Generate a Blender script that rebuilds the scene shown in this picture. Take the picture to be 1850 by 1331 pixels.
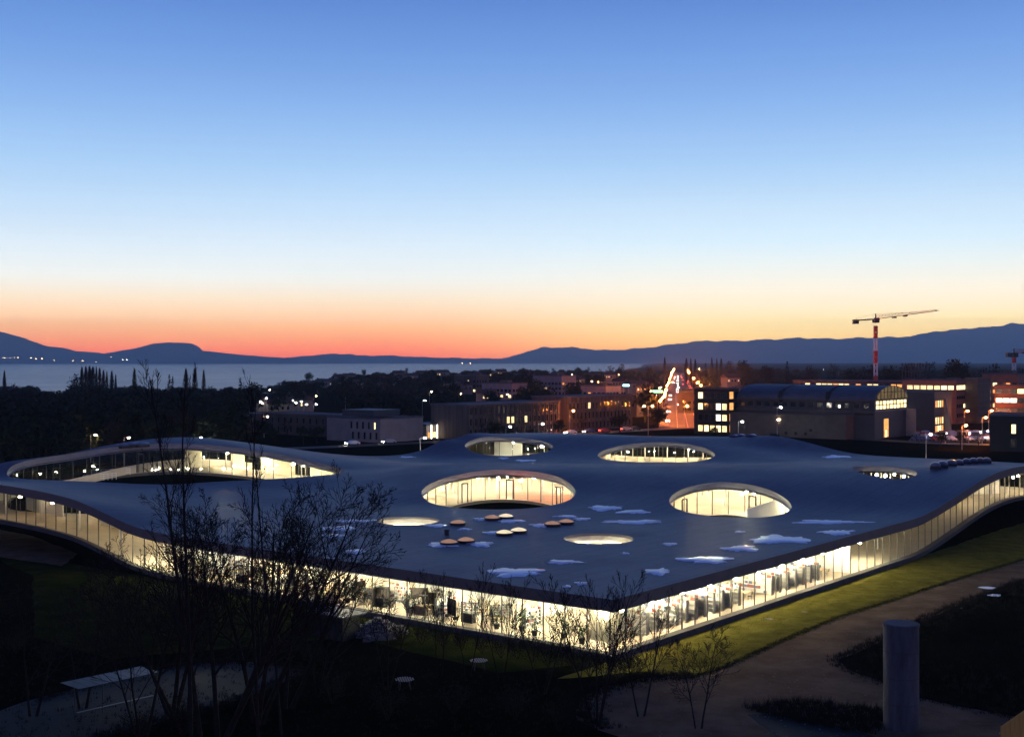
import bpy, bmesh, math, random
import numpy as np
from mathutils import Vector, Matrix
from mathutils.geometry import delaunay_2d_cdt
random.seed(7); np.random.seed(7)
R = math.radians
sc = bpy.context.scene
for o in list(bpy.data.objects): bpy.data.objects.remove(o)
COL = sc.collection
# ------------------------------------------------------------------ camera
F, HC = 2252.0, 25.7            # focal length in photo pixels, camera height (m)
cam = bpy.data.cameras.new('camera'); camo = bpy.data.objects.new('camera', cam); COL.objects.link(camo)
cam.sensor_width = 36; cam.lens = 36*F/1850; cam.clip_start = 1; cam.clip_end = 90000
cam.shift_y = -15.5/1850
camo.location = (0, 0, HC); camo.rotation_euler = (R(90), 0, 0); sc.camera = camo
sc.view_settings.view_transform = 'Standard'; sc.view_settings.look = 'None'
sc.view_settings.exposure = 0; sc.view_settings.gamma = 1; sc.view_settings.use_curve_mapping = False
sc.render.engine = 'CYCLES'
cy = sc.cycles
cy.max_bounces = 7; cy.diffuse_bounces = 4; cy.glossy_bounces = 3; cy.transmission_bounces = 4
cy.transparent_max_bounces = 32; cy.volume_bounces = 0
cy.sample_clamp_indirect = 2.0; cy.use_denoising = True; cy.caustics_reflective = False; cy.caustics_refractive = False
try: cy.use_light_tree = True
except Exception: pass

def srgb(r, g, b):
    f = lambda c: (c/255/12.92) if c/255 <= .04045 else ((c/255+.055)/1.055)**2.4
    return (f(r), f(g), f(b), 1)
# ------------------------------------------------------------------ world: dusk sky
W = bpy.data.worlds.new('World'); sc.world = W; W.use_nodes = True
nt = W.node_tree; nt.nodes.clear()
N = nt.nodes.new; L = nt.links.new
tc = N('ShaderNodeTexCoord'); sep = N('ShaderNodeSeparateXYZ'); L(tc.outputs['Generated'], sep.inputs[0])
def ramp(stops, tree=None):
    r = (tree or nt).nodes.new('ShaderNodeValToRGB'); e = r.color_ramp.elements
    r.color_ramp.interpolation = 'LINEAR'
    e[0].position, e[0].color = stops[0][0], stops[0][1]
    e[1].position, e[1].color = stops[-1][0], stops[-1][1]
    for p, c in stops[1:-1]:
        n = e.new(p); n.color = c
    return r
def mth(op, a, b=None, c=None, tree=None, clamp=False):
    n = (tree or nt).nodes.new('ShaderNodeMath'); n.operation = op; n.use_clamp = clamp
    for k, x in enumerate((a, b, c)):
        if x is None: continue
        if isinstance(x, (int, float)): n.inputs[k].default_value = x
        else: (tree or nt).links.new(x, n.inputs[k])
    return n.outputs[0]
# sin(elevation) is stretched by a square root so the narrow horizon bands get room
el = mth('SQRT', mth('MAXIMUM', sep.outputs['Z'], 0.0))
s = lambda y: math.sqrt(max(0, math.sin(math.atan((650-y)/F))))
top = [(s(300), srgb(164,202,239)), (s(200), srgb(134,177,231)), (s(100), srgb(110,155,221)), (s(0), srgb(88,133,206)),
       (.64, srgb(66,106,186)), (.75, srgb(50,80,154)), (.88, srgb(38,60,122)), (1.0, srgb(32,50,108))]
west = [(0, srgb(220,84,20)), (s(642), srgb(244,104,24)), (s(630), srgb(255,124,36)), (s(612), srgb(255,152,66)), (s(590), srgb(255,182,100)),
        (s(565), srgb(253,208,150)), (s(540), srgb(249,226,186)), (s(505), srgb(238,238,226)), (s(460), srgb(222,234,238)), (s(390), srgb(196,221,242))] + top
north = [(0, srgb(240,150,60)), (s(642), srgb(250,164,66)), (s(625), srgb(255,192,86)), (s(605), srgb(255,212,116)), (s(580), srgb(255,225,146)),
         (s(550), srgb(254,234,190)), (s(520), srgb(250,240,214)), (s(480), srgb(232,239,232)), (s(440), srgb(212,234,244)), (s(390), srgb(198,223,242))] + top
rw, rn = ramp(west), ramp(north)
L(el, rw.inputs[0]); L(el, rn.inputs[0])
azn = mth('DIVIDE', sep.outputs['X'], mth('MAXIMUM', sep.outputs['Y'], .05))      # tan(azimuth) from the view axis
fz = N('ShaderNodeMapRange'); fz.interpolation_type = 'SMOOTHSTEP'; L(azn, fz.inputs[0])
fz.inputs[1].default_value = -.12; fz.inputs[2].default_value = .16
mx = N('ShaderNodeMix'); mx.data_type = 'RGBA'; L(fz.outputs[0], mx.inputs[0]); L(rw.outputs[0], mx.inputs[6]); L(rn.outputs[0], mx.inputs[7])
east = ramp([(0, srgb(84,88,130)), (.3, srgb(104,100,150)), (.5, srgb(80,100,165)), (.75, srgb(46,72,150)), (1, srgb(32,52,120))])
L(el, east.inputs[0])
fe = N('ShaderNodeMapRange'); fe.interpolation_type = 'SMOOTHSTEP'; L(sep.outputs['Y'], fe.inputs[0])
fe.inputs[1].default_value = .55; fe.inputs[2].default_value = -.5
mx2 = N('ShaderNodeMix'); mx2.data_type = 'RGBA'; L(fe.outputs[0], mx2.inputs[0]); L(mx.outputs[2], mx2.inputs[6]); L(east.outputs[0], mx2.inputs[7])
# faint uneven air so the gradient is not perfectly clean
nz = N('ShaderNodeTexNoise'); nz.inputs['Scale'].default_value = 2.2; nz.inputs['Detail'].default_value = 3
mp = N('ShaderNodeMapping'); mp.inputs['Scale'].default_value = (1, 1, 7); L(tc.outputs['Generated'], mp.inputs[0]); L(mp.outputs[0], nz.inputs[0])
hs = N('ShaderNodeHueSaturation'); L(mx2.outputs[2], hs.inputs['Color'])
L(mth('MULTIPLY_ADD', nz.outputs[0], .10, .95), hs.inputs['Value'])
HAZE_DENS, HAZE_COL, HAZE_TOP, HAZE_FAR = 7.2e-5, (.66, .88, 1.0, 1), 760.0, 22500.0
# the sky outside the air box is brighter by what the air takes from it
pathl = mth('MINIMUM', mth('DIVIDE', HAZE_TOP-HC, mth('MAXIMUM', sep.outputs['Z'], .001)), HAZE_FAR)
gain = mth('MULTIPLY_ADD', mth('EXPONENT', mth('MULTIPLY', pathl, HAZE_DENS)), .94, .06)
bg = N('ShaderNodeBackground'); L(hs.outputs[0], bg.inputs[0]); L(gain, bg.inputs[1])
sky = N('ShaderNodeTexSky'); sky.sky_type = 'NISHITA'; sky.sun_disc = False
sky.sun_elevation = R(-3.0); sky.sun_rotation = R(12); sky.altitude = 400
bg2 = N('ShaderNodeBackground'); L(sky.outputs[0], bg2.inputs[0]); bg2.inputs[1].default_value = .05
ad = N('ShaderNodeAddShader'); L(bg.outputs[0], ad.inputs[0]); L(bg2.outputs[0], ad.inputs[1])
wo = N('ShaderNodeOutputWorld'); L(ad.outputs[0], wo.inputs[0])

# ------------------------------------------------------------------ helpers
def w2(x, y, h=0.0):
    "point of height h seen at photo pixel x, y"
    Y = (HC-h)*F/(y-650.0); return Vector(((x-925)/F*Y, Y, h))
def at(x, Y, z=0.0): return Vector(((x-925)/F*Y, Y, z))
def hy(y, Y): return HC-(y-650.0)*Y/F
class MB:
    def __init__(s): s.v = []; s.f = []; s.m = []
    def add(s, vs, fs, mi=0):
        b = len(s.v); s.v += [tuple(p) for p in vs]; s.f += [tuple(i+b for i in f) for f in fs]; s.m += [mi]*len(fs)
    def box(s, x0, y0, z0, x1, y1, z1, mi=0):
        s.add([(x0,y0,z0),(x1,y0,z0),(x1,y1,z0),(x0,y1,z0),(x0,y0,z1),(x1,y0,z1),(x1,y1,z1),(x0,y1,z1)],
              [(0,3,2,1),(4,5,6,7),(0,1,5,4),(1,2,6,5),(2,3,7,6),(3,0,4,7)], mi)
    def tube(s, pts, rad, n=6, mi=0, cap=True):
        pts = [Vector(p) for p in pts]; rings = []
        up = Vector((0,0,1))
        for i, p in enumerate(pts):
            d = (pts[min(i+1, len(pts)-1)]-pts[max(i-1, 0)])
            d = d.normalized() if d.length > 1e-9 else Vector((0,0,1))
            a = d.cross(up if abs(d.z) < .95 else Vector((1,0,0))).normalized(); b = d.cross(a)
            r = rad[i] if isinstance(rad, (list, tuple)) else rad
            rings.append([p+a*(r*math.cos(t*2*math.pi/n))+b*(r*math.sin(t*2*math.pi/n)) for t in range(n)])
        vs = [q for r_ in rings for q in r_]; fs = []
        for i in range(len(pts)-1):
            for t in range(n):
                fs.append((i*n+t, i*n+(t+1) % n, (i+1)*n+(t+1) % n, (i+1)*n+t))
        if cap: fs += [tuple(range(n))[::-1], tuple((len(pts)-1)*n+t for t in range(n))]
        s.add(vs, fs, mi)
    def cyl(s, x, y, z0, z1, r, n=12, mi=0, r1=None): s.tube([(x,y,z0),(x,y,z1)], [r, r if r1 is None else r1], n, mi)
    def mesh(s, name, mats, smooth=False):
        me = bpy.data.meshes.new(name); me.from_pydata(s.v, [], s.f)
        for m in (mats if isinstance(mats, (list, tuple)) else [mats]): me.materials.append(m)
        if any(s.m): me.polygons.foreach_set('material_index', s.m)
        if smooth: me.polygons.foreach_set('use_smooth', [True]*len(me.polygons))
        me.update(); return me
    def build(s, name, mats, parent=None, smooth=False):
        return link(name, s.mesh(name, mats, smooth), parent)
def link(name, me, parent=None, loc=None, rz=None, sc_=None):
    o = bpy.data.objects.new(name, me); COL.objects.link(o)
    if parent: o.parent = parent
    if loc is not None: o.location = loc
    if rz is not None: o.rotation_euler = (0,0,rz)
    if sc_ is not None: o.scale = sc_ if isinstance(sc_, (tuple, list)) else (sc_,)*3
    return o
def tag(o, label=None, cat=None, group=None, kind=None):
    if label: o['label'] = label
    if cat: o['category'] = cat
    if group: o['group'] = group
    if kind: o['kind'] = kind
    return o
def empty(name, loc, rz, label, cat, group=None):
    o = bpy.data.objects.new(name, None); COL.objects.link(o); o.location = loc; o.rotation_euler = (0,0,rz)
    o.empty_display_size = .5
    return tag(o, label, cat, group)
def copy_tree(root, loc, rz=0, label=None, scl=None):
    r = root.copy(); COL.objects.link(r); r.location = loc; r.rotation_euler = (0,0,rz)
    if label: r['label'] = label
    if scl: r.scale = (scl,)*3 if not isinstance(scl, tuple) else scl
    for ch in root.children:
        c = ch.copy(); COL.objects.link(c); c.parent = r
        for g in ch.children:
            d = g.copy(); COL.objects.link(d); d.parent = c
    return r
def mat(name, col, rough=.8, spec=.3, noise=0, nscale=1.0, bump=0, bscale=4.0, metal=0, emis=None, estr=0, col2=None, stretch=None):
    m = bpy.data.materials.new(name); m.use_nodes = True; t = m.node_tree; b = t.nodes['Principled BSDF']
    c = tuple(col)+(1,) if len(col) == 3 else col
    b.inputs['Base Color'].default_value = c; b.inputs['Roughness'].default_value = rough
    b.inputs['Specular IOR Level'].default_value = spec; b.inputs['Metallic'].default_value = metal
    tcn = t.nodes.new('ShaderNodeTexCoord'); src = tcn.outputs['Object']
    if stretch:
        mpn = t.nodes.new('ShaderNodeMapping'); mpn.inputs['Scale'].default_value = stretch; t.links.new(src, mpn.inputs[0]); src = mpn.outputs[0]
    if noise:
        nn = t.nodes.new('ShaderNodeTexNoise'); nn.inputs['Scale'].default_value = nscale; nn.inputs['Detail'].default_value = 6; nn.inputs['Roughness'].default_value = .65
        t.links.new(src, nn.inputs[0])
        c2 = (tuple(col2)+(1,)) if col2 else tuple(min(1, x*(1+noise)) for x in c[:3])+(1,)
        c1 = c if col2 else tuple(x*(1-noise) for x in c[:3])+(1,)
        rr = ramp([(.3, c1), (.7, c2)], t); t.links.new(nn.outputs[0], rr.inputs[0]); t.links.new(rr.outputs[0], b.inputs['Base Color'])
    if bump:
        n2 = t.nodes.new('ShaderNodeTexNoise'); n2.inputs['Scale'].default_value = bscale; n2.inputs['Detail'].default_value = 5
        t.links.new(src, n2.inputs[0]); bp = t.nodes.new('ShaderNodeBump'); bp.inputs['Strength'].default_value = bump; bp.inputs['Distance'].default_value = .3
        t.links.new(n2.outputs[0], bp.inputs['Height']); t.links.new(bp.outputs[0], b.inputs['Normal'])
    if emis:
        b.inputs['Emission Color'].default_value = tuple(emis)+(1,); b.inputs['Emission Strength'].default_value = estr
    return m
def lit(name, col, s_, vary=0, vs=.8):
    "something that gives off light"
    m = bpy.data.materials.new(name); m.use_nodes = True; t = m.node_tree; t.nodes.clear()
    e = t.nodes.new('ShaderNodeEmission'); e.inputs[0].default_value = tuple(col)+(1,); e.inputs[1].default_value = s_
    if vary:
        tcn = t.nodes.new('ShaderNodeTexCoord'); nn = t.nodes.new('ShaderNodeTexNoise'); nn.inputs['Scale'].default_value = vs; nn.inputs['Detail'].default_value = 3
        oi = t.nodes.new('ShaderNodeObjectInfo'); vm = t.nodes.new('ShaderNodeVectorMath'); vm.operation = 'ADD'
        mu = mth('MULTIPLY', oi.outputs['Random'], 37.0, tree=t)
        t.links.new(tcn.outputs['Object'], vm.inputs[0]); t.links.new(mu, vm.inputs[1]); t.links.new(vm.outputs[0], nn.inputs[0])
        k = mth('MULTIPLY_ADD', nn.outputs[0], vary*2.2, 1-vary*1.1, tree=t)
        t.links.new(mth('MULTIPLY', mth('MAXIMUM', k, .08, tree=t), s_, tree=t), e.inputs[1])
    o = t.nodes.new('ShaderNodeOutputMaterial'); t.links.new(e.outputs[0], o.inputs[0]); return m
def glass(name, tint=(.93,.95,.93), refl=1.0, rough=.02):
    m = bpy.data.materials.new(name); m.use_nodes = True; t = m.node_tree; t.nodes.clear()
    tr = t.nodes.new('ShaderNodeBsdfTransparent'); tr.inputs[0].default_value = tint+(1,)
    gl = t.nodes.new('ShaderNodeBsdfGlossy'); gl.inputs['Roughness'].default_value = rough
    lw = t.nodes.new('ShaderNodeLayerWeight'); lw.inputs[0].default_value = .5      # Facing = 1 - cos
    fr = mth('MULTIPLY_ADD', mth('POWER', lw.outputs['Facing'], 5.0, tree=t), .9*refl, .035*refl, tree=t)
    mi = t.nodes.new('ShaderNodeMixShader'); t.links.new(fr, mi.inputs[0])
    t.links.new(tr.outputs[0], mi.inputs[1]); t.links.new(gl.outputs[0], mi.inputs[2])
    o = t.nodes.new('ShaderNodeOutputMaterial'); t.links.new(mi.outputs[0], o.inputs[0]); return m
# ------------------------------------------------------------------ materials
M = dict(
 roof=mat('roof_membrane', (.052,.060,.092), .52, .28, .20, .22, .10, 1.2, col2=(.064,.074,.108)),
 ceiling=mat('white_ceiling', (.78,.74,.66), .7, .2),
 fascia=mat('concrete_edge', (.125,.108,.098), .7, .3, .12, .8),
 rim=mat('pale_rim', (.30,.29,.27), .7, .3, .1, .8),
 floor=mat('beige_carpet', (.50,.42,.32), .85, .15, .10, .5),
 slab=mat('slab_concrete', (.06,.058,.058), .8, .25, .2, .5),
 glass=glass('clear_glass'),
 mullion=mat('pale_mullion', (.075,.072,.064), .5, .4),
 dark_metal=mat('dark_metal', (.03,.03,.033), .5, .4),
 white=mat('white_paint', (.78,.76,.72), .6, .3),
 curtain=mat('cream_curtain', (.70,.62,.46), .9, .1, .1, 2.0, stretch=(6,6,.4)),
 steel=mat('grey_steel', (.28,.28,.29), .45, .5, metal=.3),
 snow=mat('icy_snow', (.78,.82,.86), .30, .5, .06, 2.0, .02, 2.0),
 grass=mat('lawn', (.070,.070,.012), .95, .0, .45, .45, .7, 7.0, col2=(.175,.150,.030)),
 soil=mat('ground_cover', (.0035,.0042,.0025), .95, .0, .5, .10, .6, 1.5, col2=(.009,.009,.005)),
 gravel=mat('gravel', (.095,.066,.040), .95, .0, .3, .30, .6, 9.0, col2=(.19,.135,.088)),
 paving=mat('paving', (.0055,.0065,.008), .8, .2, .2, 1.2, .2, 6.0),
 asphalt=mat('asphalt', (.05,.048,.046), .75, .3, .2, .6, .2, 8.0),
 mark=mat('road_paint', (.7,.7,.66), .7, .2),
 bark=mat('dark_bark', (.018,.014,.011), .9, .1, .3, 3.0),
 twig=mat('twig', (.018,.014,.011), .9, .1),
 leaf=mat('evergreen_foliage', (.014,.020,.011), .9, .08, .5, .25),
 leaf2=mat('brown_winter_crown', (.026,.022,.019), .9, .08, .5, .25),
 hill=mat('haze_tinted_slope', (.060,.088,.120), .95, .05, .3, .0012, col2=(.110,.145,.190)),  # snow-dusted slopes, tinted bluer and lighter with painted haze
 conc=mat('column_concrete', (.070,.070,.076), .75, .3, .45, .9, .25, 5.0, stretch=(1,1,.25)),
 wall_pink=mat('pinkish_grey_plaster', (.22,.20,.21), .85, .2, .15, .3),
 wall_dark=mat('dark_cladding', (.060,.056,.058), .8, .25, .25, .4, stretch=(1,1,.1)),
 wall_brown=mat('brown_slat_cladding', (.085,.070,.068), .8, .2, .35, .9, stretch=(1,1,.04)),
 wall_blue=mat('blue_grey_panel', (.040,.046,.058), .6, .35, .15, .3),
 wall_conc=mat('weathered_concrete', (.085,.080,.072), .85, .2, .25, .25),
 wall_red=mat('salmon_cladding', (.20,.105,.078), .8, .2, .15, .5),
 wall_black=mat('black_render', (.020,.021,.022), .8, .2),
 roof_far=mat('gravel_roof', (.09,.095,.11), .85, .2, .2, .5),
 roof_metal=mat('blue_metal_roof', (.060,.070,.092), .6, .25, .2, .3),
 tile=mat('tile_roof', (.08,.05,.042), .85, .2, .2, .8),
 plaster=mat('house_plaster', (.20,.18,.16), .85, .2, .1, .8),
 frame=mat('window_frame', (.05,.05,.05), .5, .4),
 pane_dark=mat('dark_pane', (.012,.014,.018), .12, .6),
 pane_lit=lit('lit_pane', (1,.74,.36), 1.5, .75, .7),
 pane_yellow=lit('bright_yellow_pane', (1,.80,.38), 2.4, .45, .8),
 pane_orange=lit('orange_pane', (1,.42,.12), 1.3, .5, .8),
 pane_white=lit('white_pane', (1,.92,.74), 2.6, .4, .8),
 red=mat('red_paint', (.55,.05,.03), .5, .4),
 black=mat('black_rubber', (.012,.012,.012), .7, .3),
 wood=mat('pale_wood', (.42,.30,.18), .7, .2, .2, 3.0, stretch=(6,1,1)),
 yellow=mat('yellow_board', (.52,.26,.045), .7, .3, .25, 1.5, stretch=(1,1,.3)),
 orange=mat('orange_plastic', (.75,.22,.03), .5, .4),
 stone=mat('pale_stone', (.16,.15,.14), .9, .1, .3, 2.0),
 l_ceil=lit('ceiling_lamp_bright', (1,.89,.63), 1050),
 l_mid=lit('ceiling_lamp_medium', (1,.82,.55), 520),
 l_dim=lit('ceiling_lamp_soft', (1,.74,.46), 75),
 l_red=lit('red_lamp', (1,.12,.08), 240),
 l_sodium=lit('sodium_lamp', (1,.21,.02), 16000),
 l_sod3=lit('strong_sodium_lamp', (1,.24,.03), 3500),
 l_sod2=lit('small_sodium_lamp', (1,.36,.08), 500),
 l_warm=lit('warm_lamp', (1,.62,.30), 260),
 l_white=lit('white_lamp', (1,.93,.78), 300),
 l_head=lit('headlamp', (1,.86,.62), 220),
 l_tail=lit('tail_lamp', (1,.06,.03), 50),
 l_green=lit('green_sign_light', (.25,1,.45), 9),
 l_cyan=lit('cyan_sign_light', (.3,.9,1), 9),
 dome_cream=lit('cream_dome_glow', (1,.84,.58), .95, .3, 1.2),  # light of the rooms below, put into the dome as emission
 dome_pink=lit('pink_dome_glow', (1,.58,.44), .34, .35, 1.5),  # same room light as a weaker pink emission
 dome_blue=mat('unlit_dome', (.12,.15,.22), .3, .5),
 water=None)
def water_mat():
    m = bpy.data.materials.new('lake_water'); m.use_nodes = True; t = m.node_tree; b = t.nodes['Principled BSDF']
    b.inputs['Base Color'].default_value = (.02,.04,.07,1); b.inputs['Roughness'].default_value = .28; b.inputs['IOR'].default_value = 1.33
    tcn = t.nodes.new('ShaderNodeTexCoord'); mpn = t.nodes.new('ShaderNodeMapping'); mpn.inputs['Scale'].default_value = (.002,.012,1)
    t.links.new(tcn.outputs['Object'], mpn.inputs[0])
    nn = t.nodes.new('ShaderNodeTexNoise'); nn.inputs['Scale'].default_value = 1; nn.inputs['Detail'].default_value = 6
    t.links.new(mpn.outputs[0], nn.inputs[0])
    rr = t.nodes.new('ShaderNodeMapRange'); t.links.new(nn.outputs[0], rr.inputs[0]); rr.inputs[3].default_value = .2; rr.inputs[4].default_value = .42
    t.links.new(rr.outputs[0], b.inputs['Roughness'])
    bp = t.nodes.new('ShaderNodeBump'); bp.inputs['Strength'].default_value = .35; bp.inputs['Distance'].default_value = 4
    n3 = t.nodes.new('ShaderNodeTexNoise'); n3.inputs['Scale'].default_value = .05; n3.inputs['Detail'].default_value = 8
    t.links.new(tcn.outputs['Object'], n3.inputs[0]); t.links.new(n3.outputs[0], bp.inputs['Height']); t.links.new(bp.outputs[0], b.inputs['Normal'])
    return m
M['water'] = water_mat()
def roof_mat():
    m = bpy.data.materials.new('roof_membrane'); m.use_nodes = True; t = m.node_tree; b = t.nodes['Principled BSDF']; lk = t.links.new
    b.inputs['Specular IOR Level'].default_value = .32
    tcn = t.nodes.new('ShaderNodeTexCoord')
    def noise(sc_, st_, det=6):
        mp_ = t.nodes.new('ShaderNodeMapping'); mp_.inputs['Scale'].default_value = st_; lk(tcn.outputs['Object'], mp_.inputs[0])
        n_ = t.nodes.new('ShaderNodeTexNoise'); n_.inputs['Scale'].default_value = sc_; n_.inputs['Detail'].default_value = det; n_.inputs['Roughness'].default_value = .7; lk(mp_.outputs[0], n_.inputs[0]); return n_.outputs[0]
    big, fine, streak = noise(.07, (1,1,.2)), noise(1.6, (1,1,1)), noise(.5, (.25,2.2,1))
    br = t.nodes.new('ShaderNodeTexBrick'); br.inputs['Scale'].default_value = 1; br.inputs['Brick Width'].default_value = 9; br.inputs['Row Height'].default_value = 2.05
    br.inputs['Mortar Size'].default_value = .05; br.inputs['Color1'].default_value = (1,1,1,1); br.inputs['Color2'].default_value = (.78,.78,.78,1); br.inputs['Mortar'].default_value = (.35,.35,.35,1)
    lk(tcn.outputs['Object'], br.inputs['Vector'])
    v = mth('ADD', mth('ADD', mth('MULTIPLY', big, .9, tree=t), mth('MULTIPLY', streak, .5, tree=t), tree=t), mth('MULTIPLY', fine, .5, tree=t), tree=t)
    r = ramp([(.55, (.038,.038,.046,1)), (1.0, (.062,.061,.072,1)), (1.35, (.105,.104,.118,1))], t)
    r.color_ramp.elements[0].position = .30; r.color_ramp.elements[1].position = .5; r.color_ramp.elements[2].position = .72
    lk(mth('DIVIDE', v, 1.9, tree=t), r.inputs[0])
    mu = t.nodes.new('ShaderNodeMix'); mu.data_type = 'RGBA'; mu.blend_type = 'MULTIPLY'; mu.inputs[0].default_value = .8; lk(r.outputs[0], mu.inputs[6]); lk(br.outputs[0], mu.inputs[7])
    lk(mu.outputs[2], b.inputs['Base Color'])
    lk(mth('MULTIPLY_ADD', big, .35, .36, tree=t), b.inputs['Roughness'])
    bp = t.nodes.new('ShaderNodeBump'); bp.inputs['Strength'].default_value = .25; bp.inputs['Distance'].default_value = .05; lk(mth('ADD', streak, fine, tree=t), bp.inputs['Height']); lk(bp.outputs[0], b.inputs['Normal'])
    return m
M['roof'] = roof_mat()
M['panel'] = mat('shelf_end', (.30,.29,.27), .6, .3)
M['grass2'] = mat('lawn_painted_shade', (.009,.012,.003), .95, .0, .45, .25, .7, 7.0, col2=(.030,.034,.008))  # darker copy of the lawn, the shade is put into its colour
M['frost'] = mat('frosty_roof_glass', (.022,.029,.040), .5, .3, .4, 1.2)
M['board'] = mat('dark_felt_board', (.06,.05,.045), .9, .1, .3, 2)
M['worn'] = mat('worn_asphalt', (.075,.068,.060), .8, .2, .25, .05)
M['tuft2'] = mat('edge_tuft', (.05,.05,.014), .9, .0, .4, .7)
M['tuft'] = mat('grass_tuft', (.11,.108,.024), .9, .1, .4, .7)
M['pane_dim'] = lit('dim_gable_pane', (1,.70,.32), .16, .9, .35)

# ------------------------------------------------------------------ terrain, lake, mountains, haze
def sm(a, b, x):
    t = np.clip((x-a)/(b-a), 0, 1); return t*t*(3-2*t)
def ground_h(X, Y):
    X = np.asarray(X, float); Y = np.asarray(Y, float); r = X/np.maximum(Y, 60.0)
    Ys = 1900+1600*sm(-.22, -.04, r)+1500*sm(-.04, .09, r)+16000*sm(.09, .125, r)
    g = -24*sm(.40, 1.0, Y/Ys)
    g = g+7*sm(-.19, -.10, r)*(1-sm(.04, .10, r))*sm(650, 1150, Y)*(1-sm(1500, 2300, Y))
    return g
def build_terrain():
    ys = [-400, -200, 0, 50, 120, 200, 300, 400]+list(range(500, 2600, 75))+list(range(2700, 6000, 300))+list(range(6500, 30001, 1500))
    rs = np.linspace(-1.1, 1.1, 111)
    mb = MB()
    for Y in ys:
        w = max(Y, 420)
        for r in rs: mb.v.append((r*w, Y, float(ground_h(r*w, Y)) if Y > 300 else 0.0))
    n = len(rs)
    for j in range(len(ys)-1):
        for i in range(n-1): mb.f.append((j*n+i, j*n+i+1, (j+1)*n+i+1, (j+1)*n+i)); mb.m.append(0)
    tag(mb.build('ground', M['soil'], smooth=True), kind='structure', label='dark ground of the campus and the town sloping to the lake')
build_terrain()
mb = MB(); mb.add([(-34000,900,-20),(26000,900,-20),(26000,31500,-20),(-34000,31500,-20)], [(0,1,2,3)])
tag(mb.build('lake_water', M['water']), kind='structure', label='calm blue lake behind the dark trees')
def ridge(name, pts, Y, depth, label, jag=1.0, seed=1):
    "mountain range: a real ridge with slopes both ways; pts = (photo x, photo y) of its crest"
    rng = random.Random(seed); xs = np.arange(pts[0][0], pts[-1][0]+1, 6.0)
    yy = np.interp(xs, [p[0] for p in pts], [p[1] for p in pts])
    mb = MB(); prof = [(-1,0),(-.7,.22),(-.42,.50),(-.2,.80),(0,1),(.25,.75),(.6,.3),(1,0)]
    nz_ = np.zeros(len(xs))
    for k in range(4):
        ph = rng.random()*9; nz_ += np.sin(xs*(.11*2.1**k)+ph)*(1.0/1.9**k)
    for i, x in enumerate(xs):
        h = hy(yy[i], Y)+jag*nz_[i]*Y/F*.35+20
        for k, (d, a) in enumerate(prof):
            wob = 0 if k in (0, 7) else (math.sin(x*.09+k*1.7)+math.sin(x*.031+k*2.9))*.05
            mb.v.append(((x-925)/F*Y*(1+d*depth/Y*.4), Y+d*depth*(1+wob), -20+h*max(0, a+wob*(a < 1))))
    n = len(prof)
    for i in range(len(xs)-1):
        for k in range(n-1): mb.f.append((i*n+k, (i+1)*n+k, (i+1)*n+k+1, i*n+k+1)); mb.m.append(0)
    tag(mb.build(name, M['hill'], smooth=True), kind='structure', label=label)
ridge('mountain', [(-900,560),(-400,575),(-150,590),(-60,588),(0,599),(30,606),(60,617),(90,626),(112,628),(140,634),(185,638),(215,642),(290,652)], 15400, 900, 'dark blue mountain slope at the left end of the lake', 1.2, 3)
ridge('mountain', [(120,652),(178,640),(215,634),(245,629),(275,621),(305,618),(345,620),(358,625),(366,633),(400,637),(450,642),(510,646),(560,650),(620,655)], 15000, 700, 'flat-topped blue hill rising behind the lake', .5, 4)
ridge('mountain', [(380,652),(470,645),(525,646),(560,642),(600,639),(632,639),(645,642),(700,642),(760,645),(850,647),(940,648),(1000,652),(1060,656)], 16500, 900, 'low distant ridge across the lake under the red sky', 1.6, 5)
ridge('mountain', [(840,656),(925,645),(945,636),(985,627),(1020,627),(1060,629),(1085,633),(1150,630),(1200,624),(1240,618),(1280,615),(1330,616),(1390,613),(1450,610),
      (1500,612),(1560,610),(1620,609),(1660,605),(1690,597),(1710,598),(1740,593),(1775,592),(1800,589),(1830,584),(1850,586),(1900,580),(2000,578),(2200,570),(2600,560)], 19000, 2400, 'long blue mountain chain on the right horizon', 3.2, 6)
hz = MB(); hz.box(-26000, -1500, -27, 26000, 22500, 760)
hzo = hz.build('haze', []); tag(hzo, kind='stuff', label='thin blue evening haze over the lake and town')
hm = bpy.data.materials.new('haze_air'); hm.use_nodes = True; t = hm.node_tree; t.nodes.clear()
pv = t.nodes.new('ShaderNodeVolumePrincipled'); pv.inputs['Color'].default_value = HAZE_COL; pv.inputs['Density'].default_value = HAZE_DENS
pv.inputs['Anisotropy'].default_value = .35
ou = t.nodes.new('ShaderNodeOutputMaterial'); t.links.new(pv.outputs[0], ou.inputs['Volume']); hzo.data.materials.append(hm)

# ------------------------------------------------------------------ paths, lawns, roads near the building
def poly(name, pxs, z, m, label, grid=None):
    pts = [w2(x, y, 0) for x, y in pxs]
    bm = bmesh.new(); vs = [bm.verts.new((p.x, p.y, z)) for p in pts]; f = bm.faces.new(vs)
    if f.normal.z < 0: f.normal_flip()
    bmesh.ops.triangulate(bm, faces=[f]); me = bpy.data.meshes.new(name); bm.to_mesh(me); bm.free(); me.materials.append(m)
    return tag(link(name, me), kind='structure', label=label)
UX, UY, VX, VY = -.7813, .6242, .6242, .7813          # unit vectors of the two facades
CX, CY = 8.5, 107.0                                   # near corner of the learning centre
RZ = math.atan2(VY, VX)                               # local x runs along v, local y along u
def xy(u, v): return CX+UX*u+VX*v, CY+UY*u+VY*v
def uvof(X, Y):
    dx, dy = X-CX, Y-CY; return UX*dx+UY*dy, VX*dx+VY*dy
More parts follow.
